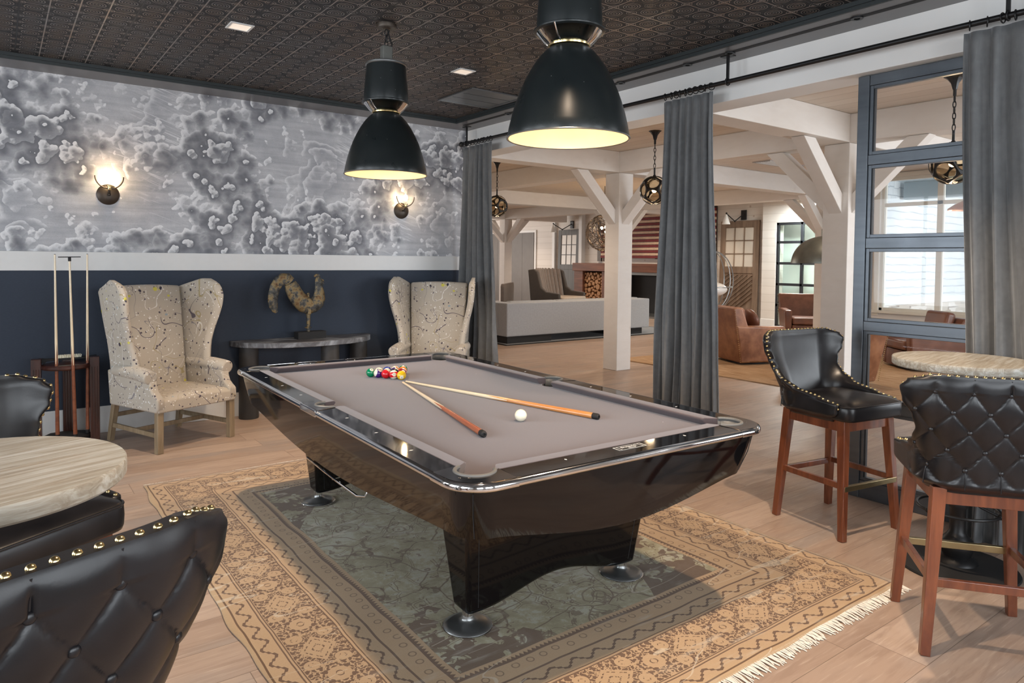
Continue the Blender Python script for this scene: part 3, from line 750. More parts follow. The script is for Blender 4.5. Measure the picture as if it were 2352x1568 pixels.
# neighbouring house front seen through the window
h = thing('shingled_house_wing', 'pale shingled house wall with ledge stone base outside the big lounge window', 'house', (7.6, -0.955, 0))
G().box(0, 9.5, -0.03, 0.0, 0.91, 3.02).build('shingle_wall', MSHIN, h, smooth=0)
G().box(0, 9.5, -0.05, 0.0, 0.79, 0.91).build('white_band', MWHITE, h, smooth=0)
G().box(0, 9.5, -0.09, 0.0, -0.12, 0.79).build('stone_base', MSTONE, h, smooth=0)
h = thing('porch_eave', 'pale blue grey porch beam and soffit seen through the top of the big lounge window', 'eave', (7.6, -1.05, 2.95))
G().box(0.85, 1.05, -7.5, 0.0, -0.30, 0.0).build('porch_beam', MSOF, h, smooth=0)
G().box(0.0, 1.05, -7.5, 0.0, 0.002, 0.05).build('soffit', MSOF, h, smooth=0)
struct(G().box(7.56, 18.0, -12, -1.0, -0.13, -0.02).build('ground', MWHITE, smooth=0))

# black framed glazed door in the far wall
d = G()
for y in (1.35, 1.96, 2.57): d.box(10.31, 10.37, y, y+0.06, 0, 2.45)
for z in (0.0, 0.49, 0.98, 1.47, 1.96, 2.39): d.box(10.31, 10.37, 1.35, 2.63, z, z+0.06)
dd = struct(d.build('door_1', MGASK, smooth=0, bevel=0.003))
G().box(10.335, 10.345, 1.37, 2.61, 0.02, 2.43).build('pane', glass('reeded_door_pane', (0.96, 1.0, 0.98), 0.3, 1.3, thin=True, tint=0.98, fr=1.05), dd, smooth=0)
struct(G().box(10.8, 10.9, -0.93, 3.5, 0, 3.1).build('wall_hall', flat('hall_wall', (0.78, 0.82, 0.80), 0.6), smooth=0))
area_light('hall_fill', (10.62, 1.6, 2.9), (10.75, 1.6, 0.5), 0.2, 2.4, 420, (0.95, 1.0, 0.97))  # lamp added under the hall ceiling to brighten the door panes
struct(G().box(10.61, 10.79, -0.93, 3.0, 3.0, 3.1).build('ceiling_hall', MWHITE, smooth=0))
# grey closet doors
for i, (a, b) in enumerate(((11.95, 13.25), (13.45, 14.75))):
    o = struct(G().box(10.40, 10.45, a, (a+b)/2-0.004, 0.02, 2.46).box(10.40, 10.45, (a+b)/2+0.004, b, 0.02, 2.46).build('door_%d' % (i+2), MGREYP, smooth=0))
    G().box(10.415, 10.45, a-0.09, a, 0, 2.54).box(10.415, 10.45, b, b+0.09, 0, 2.54).box(10.415, 10.45, a, b, 2.46, 2.54).build('door_frame', MWHITE, o, smooth=0)

# ------------------------------------------------------------------ lounge timber frame
BW = 0.27; BZ0, BZ1 = 2.73, 3.011
def beam(label, x0, x1, y0, y1, z0=BZ0, z1=BZ1):
    return tag(G().box(x0, x1, y0, y1, z0, z1).build('ceiling_beam', MBEAM, smooth=0, bevel=0.006), label, 'beam', 'whitewashed ceiling beams of the lounge')
XB = (2.45, 7.83); YBm = (-3.25, -0.04, 5.29, 10.09)
beam('long whitewashed beam running over the two nearest lounge posts', XB[0], XB[0]+BW, -9.25, 15.9)
beam('far long whitewashed beam running parallel beyond the leather chairs', XB[1], XB[1]+BW, -0.78, 15.9)
nm = ['behind the steel frame, meeting the right-hand post', 'ending over the middle post', 'farther back beyond the middle post', 'deepest in the lounge near the closets']
for i, y in enumerate(YBm):
    xe = WX if y < -0.9 else 10.28
    beam('whitewashed cross beam from the header, ' + nm[i], 0.27, XB[0], y, y+BW)
    if XB[1] < xe:
        beam('whitewashed cross beam between the two long beams, ' + nm[i], XB[0]+BW, XB[1], y, y+BW)
        beam('whitewashed cross beam over to the far wall, ' + nm[i], XB[1]+BW, xe if y > 2.9 else 10.28, y, y+BW)
    else: beam('whitewashed cross beam from the right-hand post to the window wall', XB[0]+BW, xe, y, y+BW)
def post(x, y, label, braces='xXyY'):
    p = thing('timber_post', label, 'post', (x+BW/2, y+BW/2, 0), 0, 'braced whitewashed timber posts')
    G().box(-BW/2, BW/2, -BW/2, BW/2, 0, BZ0-0.002).build('post', MBEAM, p, smooth=0, bevel=0.007)
    w = 0.14; a0 = BW/2
    for c in braces:
        dx, dy = {'x': (-1,0), 'X': (1,0), 'y': (0,-1), 'Y': (0,1)}[c]
        # brace polygon in (r,z)
        r0, zb, L = a0-0.005, 2.02, 0.66
        poly = [(r0, zb), (r0, zb+0.20), (r0+L-0.14, BZ0-0.003), (r0+L+0.06, BZ0-0.003)]
        g = G()
        A = [Vector((dx*r + (-dy)*(-w/2), dy*r + dx*(-w/2), z)) for r, z in poly]; B = [Vector((dx*r + (-dy)*(w/2), dy*r + dx*(w/2), z)) for r, z in poly]
        va = [g.bm.verts.new(q) for q in A]; vb = [g.bm.verts.new(q) for q in B]
        for i in range(4): g.bm.faces.new((va[i], va[(i+1) % 4], vb[(i+1) % 4], vb[i]))
        g.bm.faces.new(va[::-1]); g.bm.faces.new(vb)
        g.build('brace', MBEAM, p, smooth=0, bevel=0.005)
post(2.45, -0.04, 'white timber post with knee braces in the middle of the opening')
post(2.45, -3.25, 'white timber post with knee braces just left of the steel frame')
post(7.83, 5.29, 'white timber post mostly hidden behind the middle post')
post(7.83, 10.09, 'white timber post standing before the grey closets')
post(7.83, -0.04, 'white timber post behind the dome lamp, right of the black framed door')

# vent grille in the lounge ceiling
v = thing('ceiling_vent', 'pale grey vent in the plank ceiling of the lounge', 'vent', (5.1, -0.75, LZ))
G().box(-0.45, 0.45, -0.15, 0.15, -0.012, 0.0).build('frame', flat('grey_vent', (0.42, 0.41, 0.41), 0.6), v, smooth=0)
g = G()
for i in range(7): g.box(-0.42, 0.42, -0.13+i*0.037, -0.115+i*0.037, -0.018, -0.012)
g.build('louvres', MWHITE, v, smooth=0)
# ------------------------------------------------------------------ ceiling fittings of the games room
def downlight(x, y, label, on=True, tx=None):
    t = thing('recessed_downlight', label, 'ceiling light', (x, y, ZC), 0, 'square recessed downlights')
    G().box(-0.075, 0.075, -0.075, -0.060, -0.006, 0.0).box(-0.075, 0.075, 0.060, 0.075, -0.006, 0.0).box(-0.075, -0.060, -0.06, 0.06, -0.006, 0.0).box(0.060, 0.075, -0.06, 0.06, -0.006, 0.0).build('trim_ring', MWHITE, t, smooth=0)
    G().box(-0.060, 0.060, -0.060, 0.060, -0.003, -0.001).build('lens', MDOWN, t, smooth=0)
    if on: spot('downlight_beam', (x, y, ZC-0.02), (x, y, 0), on, WARM2, 95, 0.55, 0.035)
    return t
downlight(-3.105, -2.035, 'square recessed downlight in the tin ceiling, left of the far pendant', 200)
downlight(-1.341, -2.023, 'square recessed downlight in the tin ceiling, between the two pendants', 200)
for x in (-3.105, -1.341):
    for y in (-5.35,): downlight(x, y, 'square recessed downlight in the tin ceiling, nearer than the far pendant', 230)
# air vent
t = thing('air_vent_grille', 'metal air vent grille in the tin ceiling near the corner', 'vent', (-0.70, -1.33, ZC-0.002), 0)
hx, hy = 0.30, 0.30
G().box(-hx, hx, -hy, -hy+0.025, -0.012, 0).box(-hx, hx, hy-0.025, hy, -0.012, 0).box(-hx, -hx+0.025, -hy+0.025, hy-0.025, -0.012, 0).box(hx-0.025, hx, -hy+0.025, hy-0.025, -0.012, 0).build('frame', MALU, t, smooth=0)
G().box(-hx+0.02, hx-0.02, -hy+0.02, hy-0.02, -0.003, 0.001).build('backing', MDARK, t, smooth=0)
for i in range(3):
    G().box(-hx+0.03, hx-0.03, -hy+0.03+i*0.184, -hy+0.200+i*0.184, -0.006, 0).build('perforated_panel', MALU, t, smooth=0)
# black light slot in the ceiling border with small round lamps
t = thing('light_slot', 'long black slot with small round lamps along the ceiling border', 'ceiling light', (-0.215, 0, SOF))
G().box(-0.022, 0.022, -9.2, -0.28, -0.003, 0.001).build('slot', MDARK, t, smooth=0)
for y in (-1.10, -2.70, -3.40, -3.78, -4.69, -6.0):
    G().lathe([(0.018, -0.010), (0.036, -0.010), (0.036, -0.003), (0.018, -0.003)], (0, y, 0), 20).lathe([(0, -0.005), (0.018, -0.005)], (0, y, 0), 20).build('slot_lamp', MIRON, t)

# ------------------------------------------------------------------ industrial pendants over the table
def pendant(x, y, zr, label, power):
    t = thing('industrial_pendant', label, 'pendant light', (x, y, zr), 0, 'black enamel factory pendants over the pool table')
    prof = [(0.268,0.0),(0.270,0.006),(0.262,0.05),(0.249,0.105),(0.234,0.155),(0.216,0.205),(0.193,0.255),(0.166,0.305),(0.137,0.348),(0.108,0.380),(0.086,0.398)]
    g = G(); g.lathe(prof, seg=64); g.lathe([(r-0.004, z) for r, z in prof], seg=64, mi=1)
    g.lathe([(0.264,0.0),(0.272,0.0)], seg=64); g.lathe([(0.086,0.398),(0.0,0.40)], seg=64)
    g.build('shade', MENA, t, mats=[MENA, MINWH], smooth=60)
    G().tube([(0.270*cos(2*PI*k/64), 0.270*sin(2*PI*k/64), 0.001) for k in range(64)], 0.004, 8, True).build('rim', MALU, t)
    G().lathe([(0.080,0.398),(0.092,0.402),(0.095,0.412),(0.088,0.420),(0.08,0.424)], seg=48).build('brass_collar', MBRASS, t)
    G().lathe([(0.094,0.408),(0.112,0.424),(0.132,0.448),(0.150,0.470)], seg=48).build('glass_skirt', MSMOKE, t)
    G().lathe([(0.142,0.462),(0.157,0.466),(0.158,0.472),(0.142,0.480)], seg=48).build('flange', MENA, t)
    for k in range(2):
        a = 0.6 + k*PI*0.95
        G().tube([(0.09*cos(a),0.09*sin(a),0.41),(0.125*cos(a),0.125*sin(a),0.43),(0.158*cos(a),0.158*sin(a),0.468)], 0.0035, 8).build('clip', MCHR, t)
    G().lathe([(0.0,0.43),(0.07,0.43),(0.085,0.46),(0.141,0.474),(0.144,0.50),(0.143,0.54),(0.138,0.60),(0.133,0.66),(0.128,0.715),(0.0,0.718)], seg=56).build('ballast_housing', MENA, t, smooth=50)
    G().lathe([(0.128,0.708),(0.134,0.712),(0.134,0.722),(0.126,0.728),(0.0,0.732)], seg=48).build('cap', MALU, t)
    G().box(-0.034,0.034,-0.026,0.026,0.728,0.84).build('hanger_block', flat('grey_cast_block', (0.10,0.10,0.09), 0.6, noise=0.4), t, smooth=0, bevel=0.006)
    top = ZC - zr
    # chain
    z = 0.835; k = 0
    while z < top - 0.05:
        g = G(); n = 16; pts = []
        for i in range(n):
            a = 2*PI*i/n; u_, v_ = 0.011*cos(a), 0.024*sin(a)
            pts.append((u_, 0, z+0.02+v_) if k % 2 == 0 else (0, u_, z+0.02+v_))
        g.tube(pts, 0.0036, 6, True).build('chain_link', MIRON, t); z += 0.036; k += 1
    G().tube([(0.03,0,0.80),(0.045,0.01,0.86),(0.02,0.012,0.93),(0.024,0.01,1.0 if top > 1.0 else top-0.03),(0.004,0,top-0.01)], 0.005, 8).build('cable', MIRON, t)
    G().lathe([(0.0,top-0.032),(0.022,top-0.032),(0.030,top-0.026),(0.062,top-0.026),(0.066,top-0.018),(0.066,top),(0,top)], seg=40).build('canopy', MBRNZ, t)
    G().sphere((0,0,0.23), 0.045, 20, 14, (1,1,1.25)).build('bulb', MBULB, t)
    G().cyl((0,0,0.28),(0,0,0.40),0.022).build('socket', MWHITE, t)
    point('pendant_glow', (x, y, zr+0.14), power, WARM, 0.05)
    return t
pendant(-2.35, -2.675, 2.073, 'black enamel factory pendant hanging over the far end of the pool table', 3.6)
pendant(-2.385, -4.545, 2.058, 'black enamel factory pendant hanging over the near end of the pool table', 3.6)

# ------------------------------------------------------------------ wall sconces
def sconce(x, z, label):
    t = thing('wall_sconce', label, 'wall light', (x, 0, z), 0, 'bronze wall sconces with clear globes')
    R90 = Matrix.Rotation(PI/2, 4, 'X')
    G().lathe([(0.0,0.030),(0.03,0.030),(0.065,0.022),(0.086,0.008),(0.088,0.0),(0,0)], (0,0,0), 40, R90).build('backplate', MBRNZ, t)
    G().tube([(0,-0.02,0.0),(0,-0.075,0.0),(0,-0.095,0.015),(0,-0.10,0.045)], 0.010, 12).sphere((0,-0.085,-0.004),0.014).build('arm', MBRNZ, t)
    G().lathe([(0.013,0.03),(0.016,0.035),(0.016,0.060),(0.024,0.062),(0.024,0.070),(0.0,0.070)], (0,-0.10,0), 24).build('socket', MBRASS, t)
    c = (0,-0.10,0.148); R = 0.106
    G().tube([(c[0]+R*cos(a), c[1], c[2]+R*sin(a)) for a in [PI + PI*k/24*1.0 for k in range(25)]], 0.0055, 10).build('hoop', MBRNZ, t)
    G().sphere(c, 0.100, 32, 20).build('globe', MCLEARG, t)
    G().sphere((0,-0.10,0.135), 0.024, 16, 12, (1,1,1.5)).build('bulb', MBULBS, t)
    point('sconce_glow', (x, -0.105, z+0.150), 7, (1.0, 0.56, 0.28), 0.02)
    return t
sconce(-3.650, 2.045, 'bronze wall sconce with lit globe on the wallpaper above the left wing chair')
sconce(-0.850, 2.045, 'bronze wall sconce with lit globe on the wallpaper near the curtain corner')
# ------------------------------------------------------------------ pool table
TX, TY, TR = -2.42897, -3.65381, -0.02354
CZ = 0.768       # cloth
RZ = 0.803       # rail top
tb = thing('pool_table', 'black lacquer nine-foot pool table with chrome trim and mauve cloth', 'pool table', (TX, TY, 0), TR)
HL, HW, OL, OW = 1.27, 0.635, 1.442, 0.792      # nose lines and outer edge (half sizes)
PCX, PCY, PR = HW+0.030, HL+0.030, 0.066        # corner pocket centre
SPX, SPR = HW+0.062, 0.060                      # side pocket
def arc(cx, cy, r, a0, a1, n=10): return [(cx + r*cos(math.radians(a0+(a1-a0)*k/n)), cy + r*sin(math.radians(a0+(a1-a0)*k/n))) for k in range(n+1)]
# bed with pocket cut-outs
Q = []
ex, ey = HW+0.045, HL+0.045
def corner_cut(sx, sy):
    # arc of the pocket that bites the bed corner
    pts = arc(PCX, PCY, PR, 258, 192, 10) if False else arc(PCX, PCY, PR, 285, 165, 12)
    pts = [(p[0], p[1]) for p in pts]
    return [(sx*p[0], sy*p[1]) for p in pts]
def side_cut(sx):
    pts = arc(SPX, 0, SPR, 256, 104, 12); return [(sx*p[0], p[1]) for p in pts]
path = []
path += corner_cut(1,-1)[::-1] if False else [(p[0], p[1]) for p in [(PCX + PR*cos(math.radians(a)), -(PCY) + PR*sin(math.radians(a))) for a in (195,180,165,150,135,120,105,90,75)]]
path += [(SPX + SPR*cos(math.radians(a)), SPR*sin(math.radians(a))) for a in (-105,-120,-140,-160,180,160,140,120,105)]
path += [(PCX + PR*cos(math.radians(a)), PCY + PR*sin(math.radians(a))) for a in (-75,-90,-105,-120,-135,-150,-165,180,165)]
path += [(-x, y) for x, y in [(PCX + PR*cos(math.radians(a)), PCY + PR*sin(math.radians(a))) for a in (165,180,-165,-150,-135,-120,-105,-90,-75)]]
path += [(-(SPX + SPR*cos(math.radians(a))), SPR*sin(math.radians(a))) for a in (105,120,140,160,180,-160,-140,-120,-105)]
path += [(-(PCX + PR*cos(math.radians(a))), -(PCY) + PR*sin(math.radians(a))) for a in (75,90,105,120,135,150,165,180,195)]
G().prism(path, CZ-0.03, CZ).build('cloth_bed', MFELT, tb, smooth=0)
# cushions: six cloth covered prisms with angled ends
def cushion(p0, p1, inward, c0, c1):
    # p0,p1 ends of nose line, inward unit vector toward bed, c0,c1: how much the back extends beyond the nose end (+ longer)
    p0, p1, iv = Vector((*p0, 0)), Vector((*p1, 0)), Vector((*inward, 0)); d = (p1-p0).normalized()
    prof = [(0.0, RZ-0.002), (0.0, RZ-0.010), (-0.022, CZ-0.002), (-0.060, CZ-0.002), (-0.060, RZ+0.0015), (-0.010, RZ+0.002)]
    g = G(); A = []; B = []
    for off, z in prof:
        f = -off/0.055
        A.append(g.bm.verts.new(p0 + iv*off - d*c0*f + Vector((0,0,z)))); B.append(g.bm.verts.new(p1 + iv*off + d*c1*f + Vector((0,0,z))))
    n = len(prof)
    for i in range(n): g.bm.faces.new((A[i], A[(i+1) % n], B[(i+1) % n], B[i]))
    g.bm.faces.new(A[::-1]); g.bm.faces.new(B)
    g.build('cushion', MFELT, tb, smooth=40, bevel=0.003)
cc, sc = 0.040, 0.012
for sx in (-1, 1):
    cushion((sx*HW, 0.068), (sx*HW, HL-0.075), (-sx, 0), sc, cc)
    cushion((sx*HW, -0.068), (sx*HW, -(HL-0.075)), (-sx, 0), sc, cc)
for sy in (-1, 1): cushion((-(HW-0.075), sy*HL), (HW-0.075, sy*HL), (0, -sy), cc, cc)
# rail caps (black laminate) : six
RB = 0.050
def railcap(poly, label=None):
    return G().prism(poly, RZ-0.030, RZ).build('rail', MLAC, tb, smooth=0, bevel=0.0015)
CU = 0.205   # corner casting length along the outer edge
for sx in (-1, 1):
    for sy in (-1, 1):
        railcap([(sx*(HW+RB), sy*0.080), (sx*OW*0.9975, sy*0.110), (sx*OW*0.9975, sy*(OL-CU)), (sx*(HW+RB), sy*(HL-0.055))])
for sy in (-1, 1):
    railcap([(-(OW-CU), sy*OL*0.9985), ((OW-CU), sy*OL*0.9985), (HW-0.055, sy*(HL+RB)), (-(HW-0.055), sy*(HL+RB))])
# chrome outer trim bands
def band(p0, p1, out):
    p0, p1, o = Vector((*p0,0)), Vector((*p1,0)), Vector((*out,0)); g = G()
    prof = [(-0.004, RZ+0.001), (0.004, RZ-0.002), (0.010, RZ-0.010), (0.011, RZ-0.020), (0.008, RZ-0.024), (0.004, RZ-0.028), (-0.004, RZ-0.030)]
    A = [g.bm.verts.new(p0 + o*a + Vector((0,0,z))) for a, z in prof]; B = [g.bm.verts.new(p1 + o*a + Vector((0,0,z))) for a, z in prof]
    n = len(prof)
    for i in range(n): g.bm.faces.new((A[i], A[(i+1) % n], B[(i+1) % n], B[i]))
    g.bm.faces.new(A[::-1]); g.bm.faces.new(B); g.build('chrome_trim', MCHR, tb, smooth=60)
for sx in (-1, 1):
    for sy in (-1, 1): band((sx*OW, sy*0.11), (sx*OW, sy*(OL-CU)), (sx, 0))
for sy in (-1, 1): band((-(OW-CU), sy*OL), ((OW-CU), sy*OL), (0, sy))
# corner castings and side castings
def casting(sx, sy):
    r = 0.13
    outer = [(OW, OL-CU)] + arc(OW-r, OL-r, r, 0, 90, 14) + [(OW-CU, OL)]
    inner = [(HW-0.052, HL+RB)] + arc(PCX, PCY, PR+0.008, 150, -60, 20) + [(HW+RB, HL-0.052)]
    poly = [(sx*x, sy*y) for x, y in outer + inner]
    o = G().prism(poly, RZ-0.028, RZ+0.002).build('corner_casting', MCHRD, tb, smooth=30, bevel=0.002)
    g = G()
    pts = [(OW, OL-CU)] + arc(OW-r, OL-r, r, 0, 90, 16) + [(OW-CU, OL)]
    nrm = [(1,0)] + [(cos(math.radians(90*k/16)), sin(math.radians(90*k/16))) for k in range(17)] + [(0,1)]
    prof = [(-0.004, RZ+0.002), (0.005, RZ-0.001), (0.011, RZ-0.010), (0.012, RZ-0.022), (0.008, RZ-0.028), (-0.004, RZ-0.030)]
    rows = [[g.bm.verts.new((sx*(p[0]+n_[0]*a), sy*(p[1]+n_[1]*a), z)) for a, z in prof] for p, n_ in zip(pts, nrm)]
    for A, B in zip(rows, rows[1:]):
        for i in range(len(prof)-1): g.bm.faces.new((A[i], A[i+1], B[i+1], B[i]))
    g.bm.faces.new(rows[0]); g.bm.faces.new(rows[-1])
    g.build('chrome_corner', MCHR, o, smooth=60)
    for a in (35, 55):
        G().lathe([(0,0.0026),(0.004,0.0026),(0.005,0.002)], (sx*(PCX+0.105*cos(math.radians(a))), sy*(PCY+0.075*sin(math.radians(a))), RZ), 12).build('screw', MCHR, o)
    # liner rim and pocket bucket
    g = G(); g.tube([(sx*x, sy*y, RZ+0.001) for x, y in arc(PCX, PCY, PR+0.003, 158, -68, 24)], 0.0075, 8)
    g.build('liner_rim', MRUB, tb)
    g = G(); g.lathe([(PR+0.003, 0.0), (PR+0.001, -0.05), (PR-0.01, -0.13), (0, -0.14)], (sx*PCX, sy*PCY, RZ-0.036), 28); g.build('pocket', MRUB, tb)
    g = G(); ar = arc(PCX, PCY, PR+0.003, 158, -68, 20)
    A = [g.bm.verts.new((sx*x, sy*y, RZ)) for x, y in ar]; B = [g.bm.verts.new((sx*x, sy*y, CZ-0.04)) for x, y in ar]
    for i in range(len(ar)-1): g.bm.faces.new((A[i], A[i+1], B[i+1], B[i]))
    g.build('pocket_liner', MRUB, tb, solid=0.004)
for sx in (-1, 1):
    for sy in (-1, 1): casting(sx, sy)
for sx in (-1, 1):
    pol = [(OW, -0.109), (OW, 0.109), (HW+RB, 0.079)] + arc(SPX, 0, SPR+0.006, 78, -78, 16) + [(HW+RB, -0.079)]
    o = G().prism([(sx*x, y) for x, y in pol], RZ-0.028, RZ+0.002).build('side_casting', MCHRD, tb, smooth=30, bevel=0.0015)
    G().box(min(sx*(OW-0.004), sx*(OW+0.011)), max(sx*(OW-0.004), sx*(OW+0.011)), -0.109, 0.109, RZ-0.030, RZ+0.001).build('chrome_side', MCHR, o, smooth=0, bevel=0.004)
    ar = [(sx*x, y) for x, y in arc(SPX, 0, SPR+0.002, 95, -95, 20)]
    G().tube([(x, y, RZ+0.001) for x, y in ar], 0.007, 8).build('liner_rim', MRUB, tb)
    g = G(); A = [g.bm.verts.new((x, y, RZ)) for x, y in ar]; B = [g.bm.verts.new((x, y, CZ-0.04)) for x, y in ar]
    for i in range(len(ar)-1): g.bm.faces.new((A[i], A[i+1], B[i+1], B[i]))
    g.build('pocket_liner', MRUB, tb, solid=0.004)
    G().lathe([(SPR+0.003, 0.0), (SPR, -0.05), (SPR-0.01, -0.13), (0, -0.14)], (sx*SPX, 0, RZ-0.036), 28).build('pocket', MDARK, tb)
# inlaid sights
sg = None
def sight(x, y, rot):
    global sg
    if sg is None:
        sg = G().prism([(-0.0045,0),(0,-0.0085),(0.0045,0),(0,0.0085)], RZ, RZ+0.0006).build('sight', MINLAY, tb, smooth=0)
        o = sg
    else: o = sg.copy(); COL.objects.link(o)
    o.location = (x, y, 0); o.rotation_euler = (0, 0, rot)
for sx in (-1, 1):
    for k in (-3, -2, -1, 1, 2, 3): sight(sx*0.729, k*0.3175, PI/2)
for sy in (-1, 1):
    for k in (-1, 0, 1):
        if sy == -1 and k == 0: continue
        sight(k*0.3175, sy*1.364, 0)
# name plate on the near rail
pl = G().box(-0.072, 0.072, -0.021, 0.021, RZ, RZ+0.0007).build('name_plate', MDARK, tb, smooth=0, loc=(0.0, -1.368, 0), rot=(0,0,0))
fr = G()
for (a, b, c_, d_) in ((-0.072,0.072,-0.021,-0.0195),(-0.072,0.072,0.0195,0.021),(-0.072,-0.069,-0.021,0.021),(0.069,0.072,-0.021,0.021),(-0.056,-0.0545,-0.021,0.021),(0.0545,0.056,-0.021,0.021)): fr.box(a, b, c_, d_, RZ+0.0007, RZ+0.0012)
fr.build('plate_outline', MINLAY, pl, smooth=0)
text_mesh('Brunswick', 0.020, MINLAY, pl, (0, 0.006, RZ+0.0012), (0,0,0), 0.0002)
text_mesh('Billiards', 0.012, MINLAY, pl, (0.004, -0.010, RZ+0.0012), (0,0,0), 0.0002)
# score counters on the far rail
for x in (-0.33, 0.02): G().box(x-0.07, x+0.07, 1.395, 1.415, RZ, RZ+0.004).box(x-0.06, x+0.06, 1.399, 1.411, RZ+0.004, RZ+0.009).build('score_counter', MCHR, tb, smooth=0, bevel=0.002)
# cabinet: curved apron with rounded corners and a bowed lower edge
n = 12; per = []
cwx, cly, r = 0.772, 1.422, 0.115
def perim(hx, hy, r, m=22):
    P = []
    def seg(a, b, k): return [(a[0]+(b[0]-a[0])*i/k, a[1]+(b[1]-a[1])*i/k) for i in range(k)]
    P += seg((hx, -hy+r), (hx, hy-r), m*2); P += [(hx-r+r*cos(PI/2*i/8), hy-r+r*sin(PI/2*i/8)) for i in range(8)]
    P += seg((hx-r, hy), (-hx+r, hy), m); P += [(-hx+r-r*sin(PI/2*i/8), hy-r+r*cos(PI/2*i/8)) for i in range(8)]
    P += seg((-hx, hy-r), (-hx, -hy+r), m*2); P += [(-hx+r-r*cos(PI/2*i/8), -hy+r-r*sin(PI/2*i/8)) for i in range(8)]
    P += seg((-hx+r, -hy), (hx-r, -hy), m); P += [(hx-r+r*sin(PI/2*i/8), -hy+r-r*cos(PI/2*i/8)) for i in range(8)]
    return P
P0 = perim(cwx, cly, r)
def drop(x, y):      # lower edge height
    a = min(1, abs(x)/cwx); b = min(1, abs(y)/cly)
    if abs(x) > cwx-r-0.001: s_ = (abs(y)/(cly-r)) if abs(y) < cly-r else 1
    else: s_ = abs(x)/(cwx-r)
    s_ = min(1, s_)
    return 0.588 - 0.078*cos(s_*PI/2)**1.2
g = G(); rows = []
for lev in range(9):
    f = lev/8; row = []
    for x, y in P0:
        z = (RZ-0.027)*(1-f) + drop(x, y)*f; k = 1 - 0.040*f**1.3
        row.append(g.bm.verts.new((x*(1 - 0.050*f**1.2), y*(1 - 0.034*f**1.2), z)))
    rows.append(row)
for kx, ky, zz in ((0.915, 0.945, -0.010), (0.84, 0.86, -0.018), (0.70, 0.72, -0.03)):
    rows.append([g.bm.verts.new((x*kx, y*ky, drop(x, y) + zz)) for x, y in P0])
for A, B in zip(rows, rows[1:]):
    m = len(A)
    for i in range(m): g.bm.faces.new((A[i], A[(i+1) % m], B[(i+1) % m], B[i]))
g.bm.faces.new(rows[-1])
g.build('cabinet_apron', MLAC, tb, smooth=50)
G().prism(perim(cwx-0.05, cly-0.05, r), 0.690, 0.730).build('cabinet_deck', MDARK, tb, smooth=0)
# chrome corner seams
for sx in (-1, 1):
    for sy in (-1, 1):
        a = math.radians(50 if sy < 0 else 45); x, y = cwx-r+r*cos(a), cly-r+r*sin(a)
        G().tube([(sx*x*1.0, sy*y*1.0, RZ-0.042), (sx*x*0.985, sy*y*0.988, 0.68), (sx*x*0.952, sy*y*0.967, 0.592)], 0.0018, 6).build('corner_seam', MDARK, tb)
# pedestals: tapering slabs with an arched lower edge
def pedestal(sy):
    yc = sy*0.880
    g = G(); nx = 26; front = []; back = []
    def zbot(x):
        k = abs(x)/0.47
        return 0.084 if k > 0.88 else 0.084 + 0.070*(0.5+0.5*cos(PI*k/0.88))
    secs = []
    for i in range(nx+1):
        xt = -0.515 + 1.03*i/nx; xb = xt*0.905
        zb = zbot(xt*0.9)
        secs.append([g.bm.verts.new((xt, yc - 0.125, 0.56)), g.bm.verts.new((xb, yc - 0.062, zb)), g.bm.verts.new((xb, yc + 0.062, zb)), g.bm.verts.new((xt, yc + 0.125, 0.56))])
    for A, B in zip(secs, secs[1:]):
        for q in range(4): g.bm.faces.new((A[q], A[(q+1) % 4], B[(q+1) % 4], B[q]))
    g.bm.faces.new(secs[0][::-1]); g.bm.faces.new(secs[-1])
    o = g.build('pedestal', MLAC, tb, smooth=40, bevel=0.018, bseg=3)
    for sx in (-1, 1):
        for s2 in (-1, 1):
            G().tube([(sx*0.455, yc + s2*0.1235, 0.55), (sx*0.420, yc + s2*0.0655, 0.11)], 0.0016, 6).build('panel_seam', MDARK, o)
    return o
for sy in (-1, 1): pedestal(sy)
for sx in (-1, 1):
    for sy in (-1, 1):
        o = G().lathe([(0,0.0),(0.098,0.0),(0.103,0.004),(0.101,0.011),(0.078,0.020),(0.045,0.026),(0.030,0.031),(0.026,0.040),(0.023,0.055),(0.023,0.085),(0.0,0.085)], (0,0,0), 48).build('levelling_foot', MALU, tb, smooth=60, loc=(sx*0.434, sy*0.888, 0.013))
        G().tube([(0.101*cos(2*PI*k/48), 0.101*sin(2*PI*k/48), 0.005) for k in range(48)], 0.0035, 6, True).build('chrome_ring', MCHR, o)
        G().lathe([(0.0245,0.036),(0.0245,0.084)], (0,0,0), 32).build('chrome_stem', MCHR, o)
# chrome triangle holder under the far left side
G().tube([(-0.52, 0.83, 0.315), (-0.52, 0.55, 0.305), (-0.515, 0.30, 0.295), (-0.505, 0.10, 0.285), (-0.49, 0.03, 0.30), (-0.46, 0.02, 0.36), (-0.40, 0.05, 0.47)], 0.007, 10).build('rack_holder', MCHR, tb)
G().tube([(-0.52, 0.42, 0.295), (-0.46, 0.42, 0.30), (-0.42, 0.42, 0.50)], 0.008, 10).build('holder_bracket', MCHR, tb)

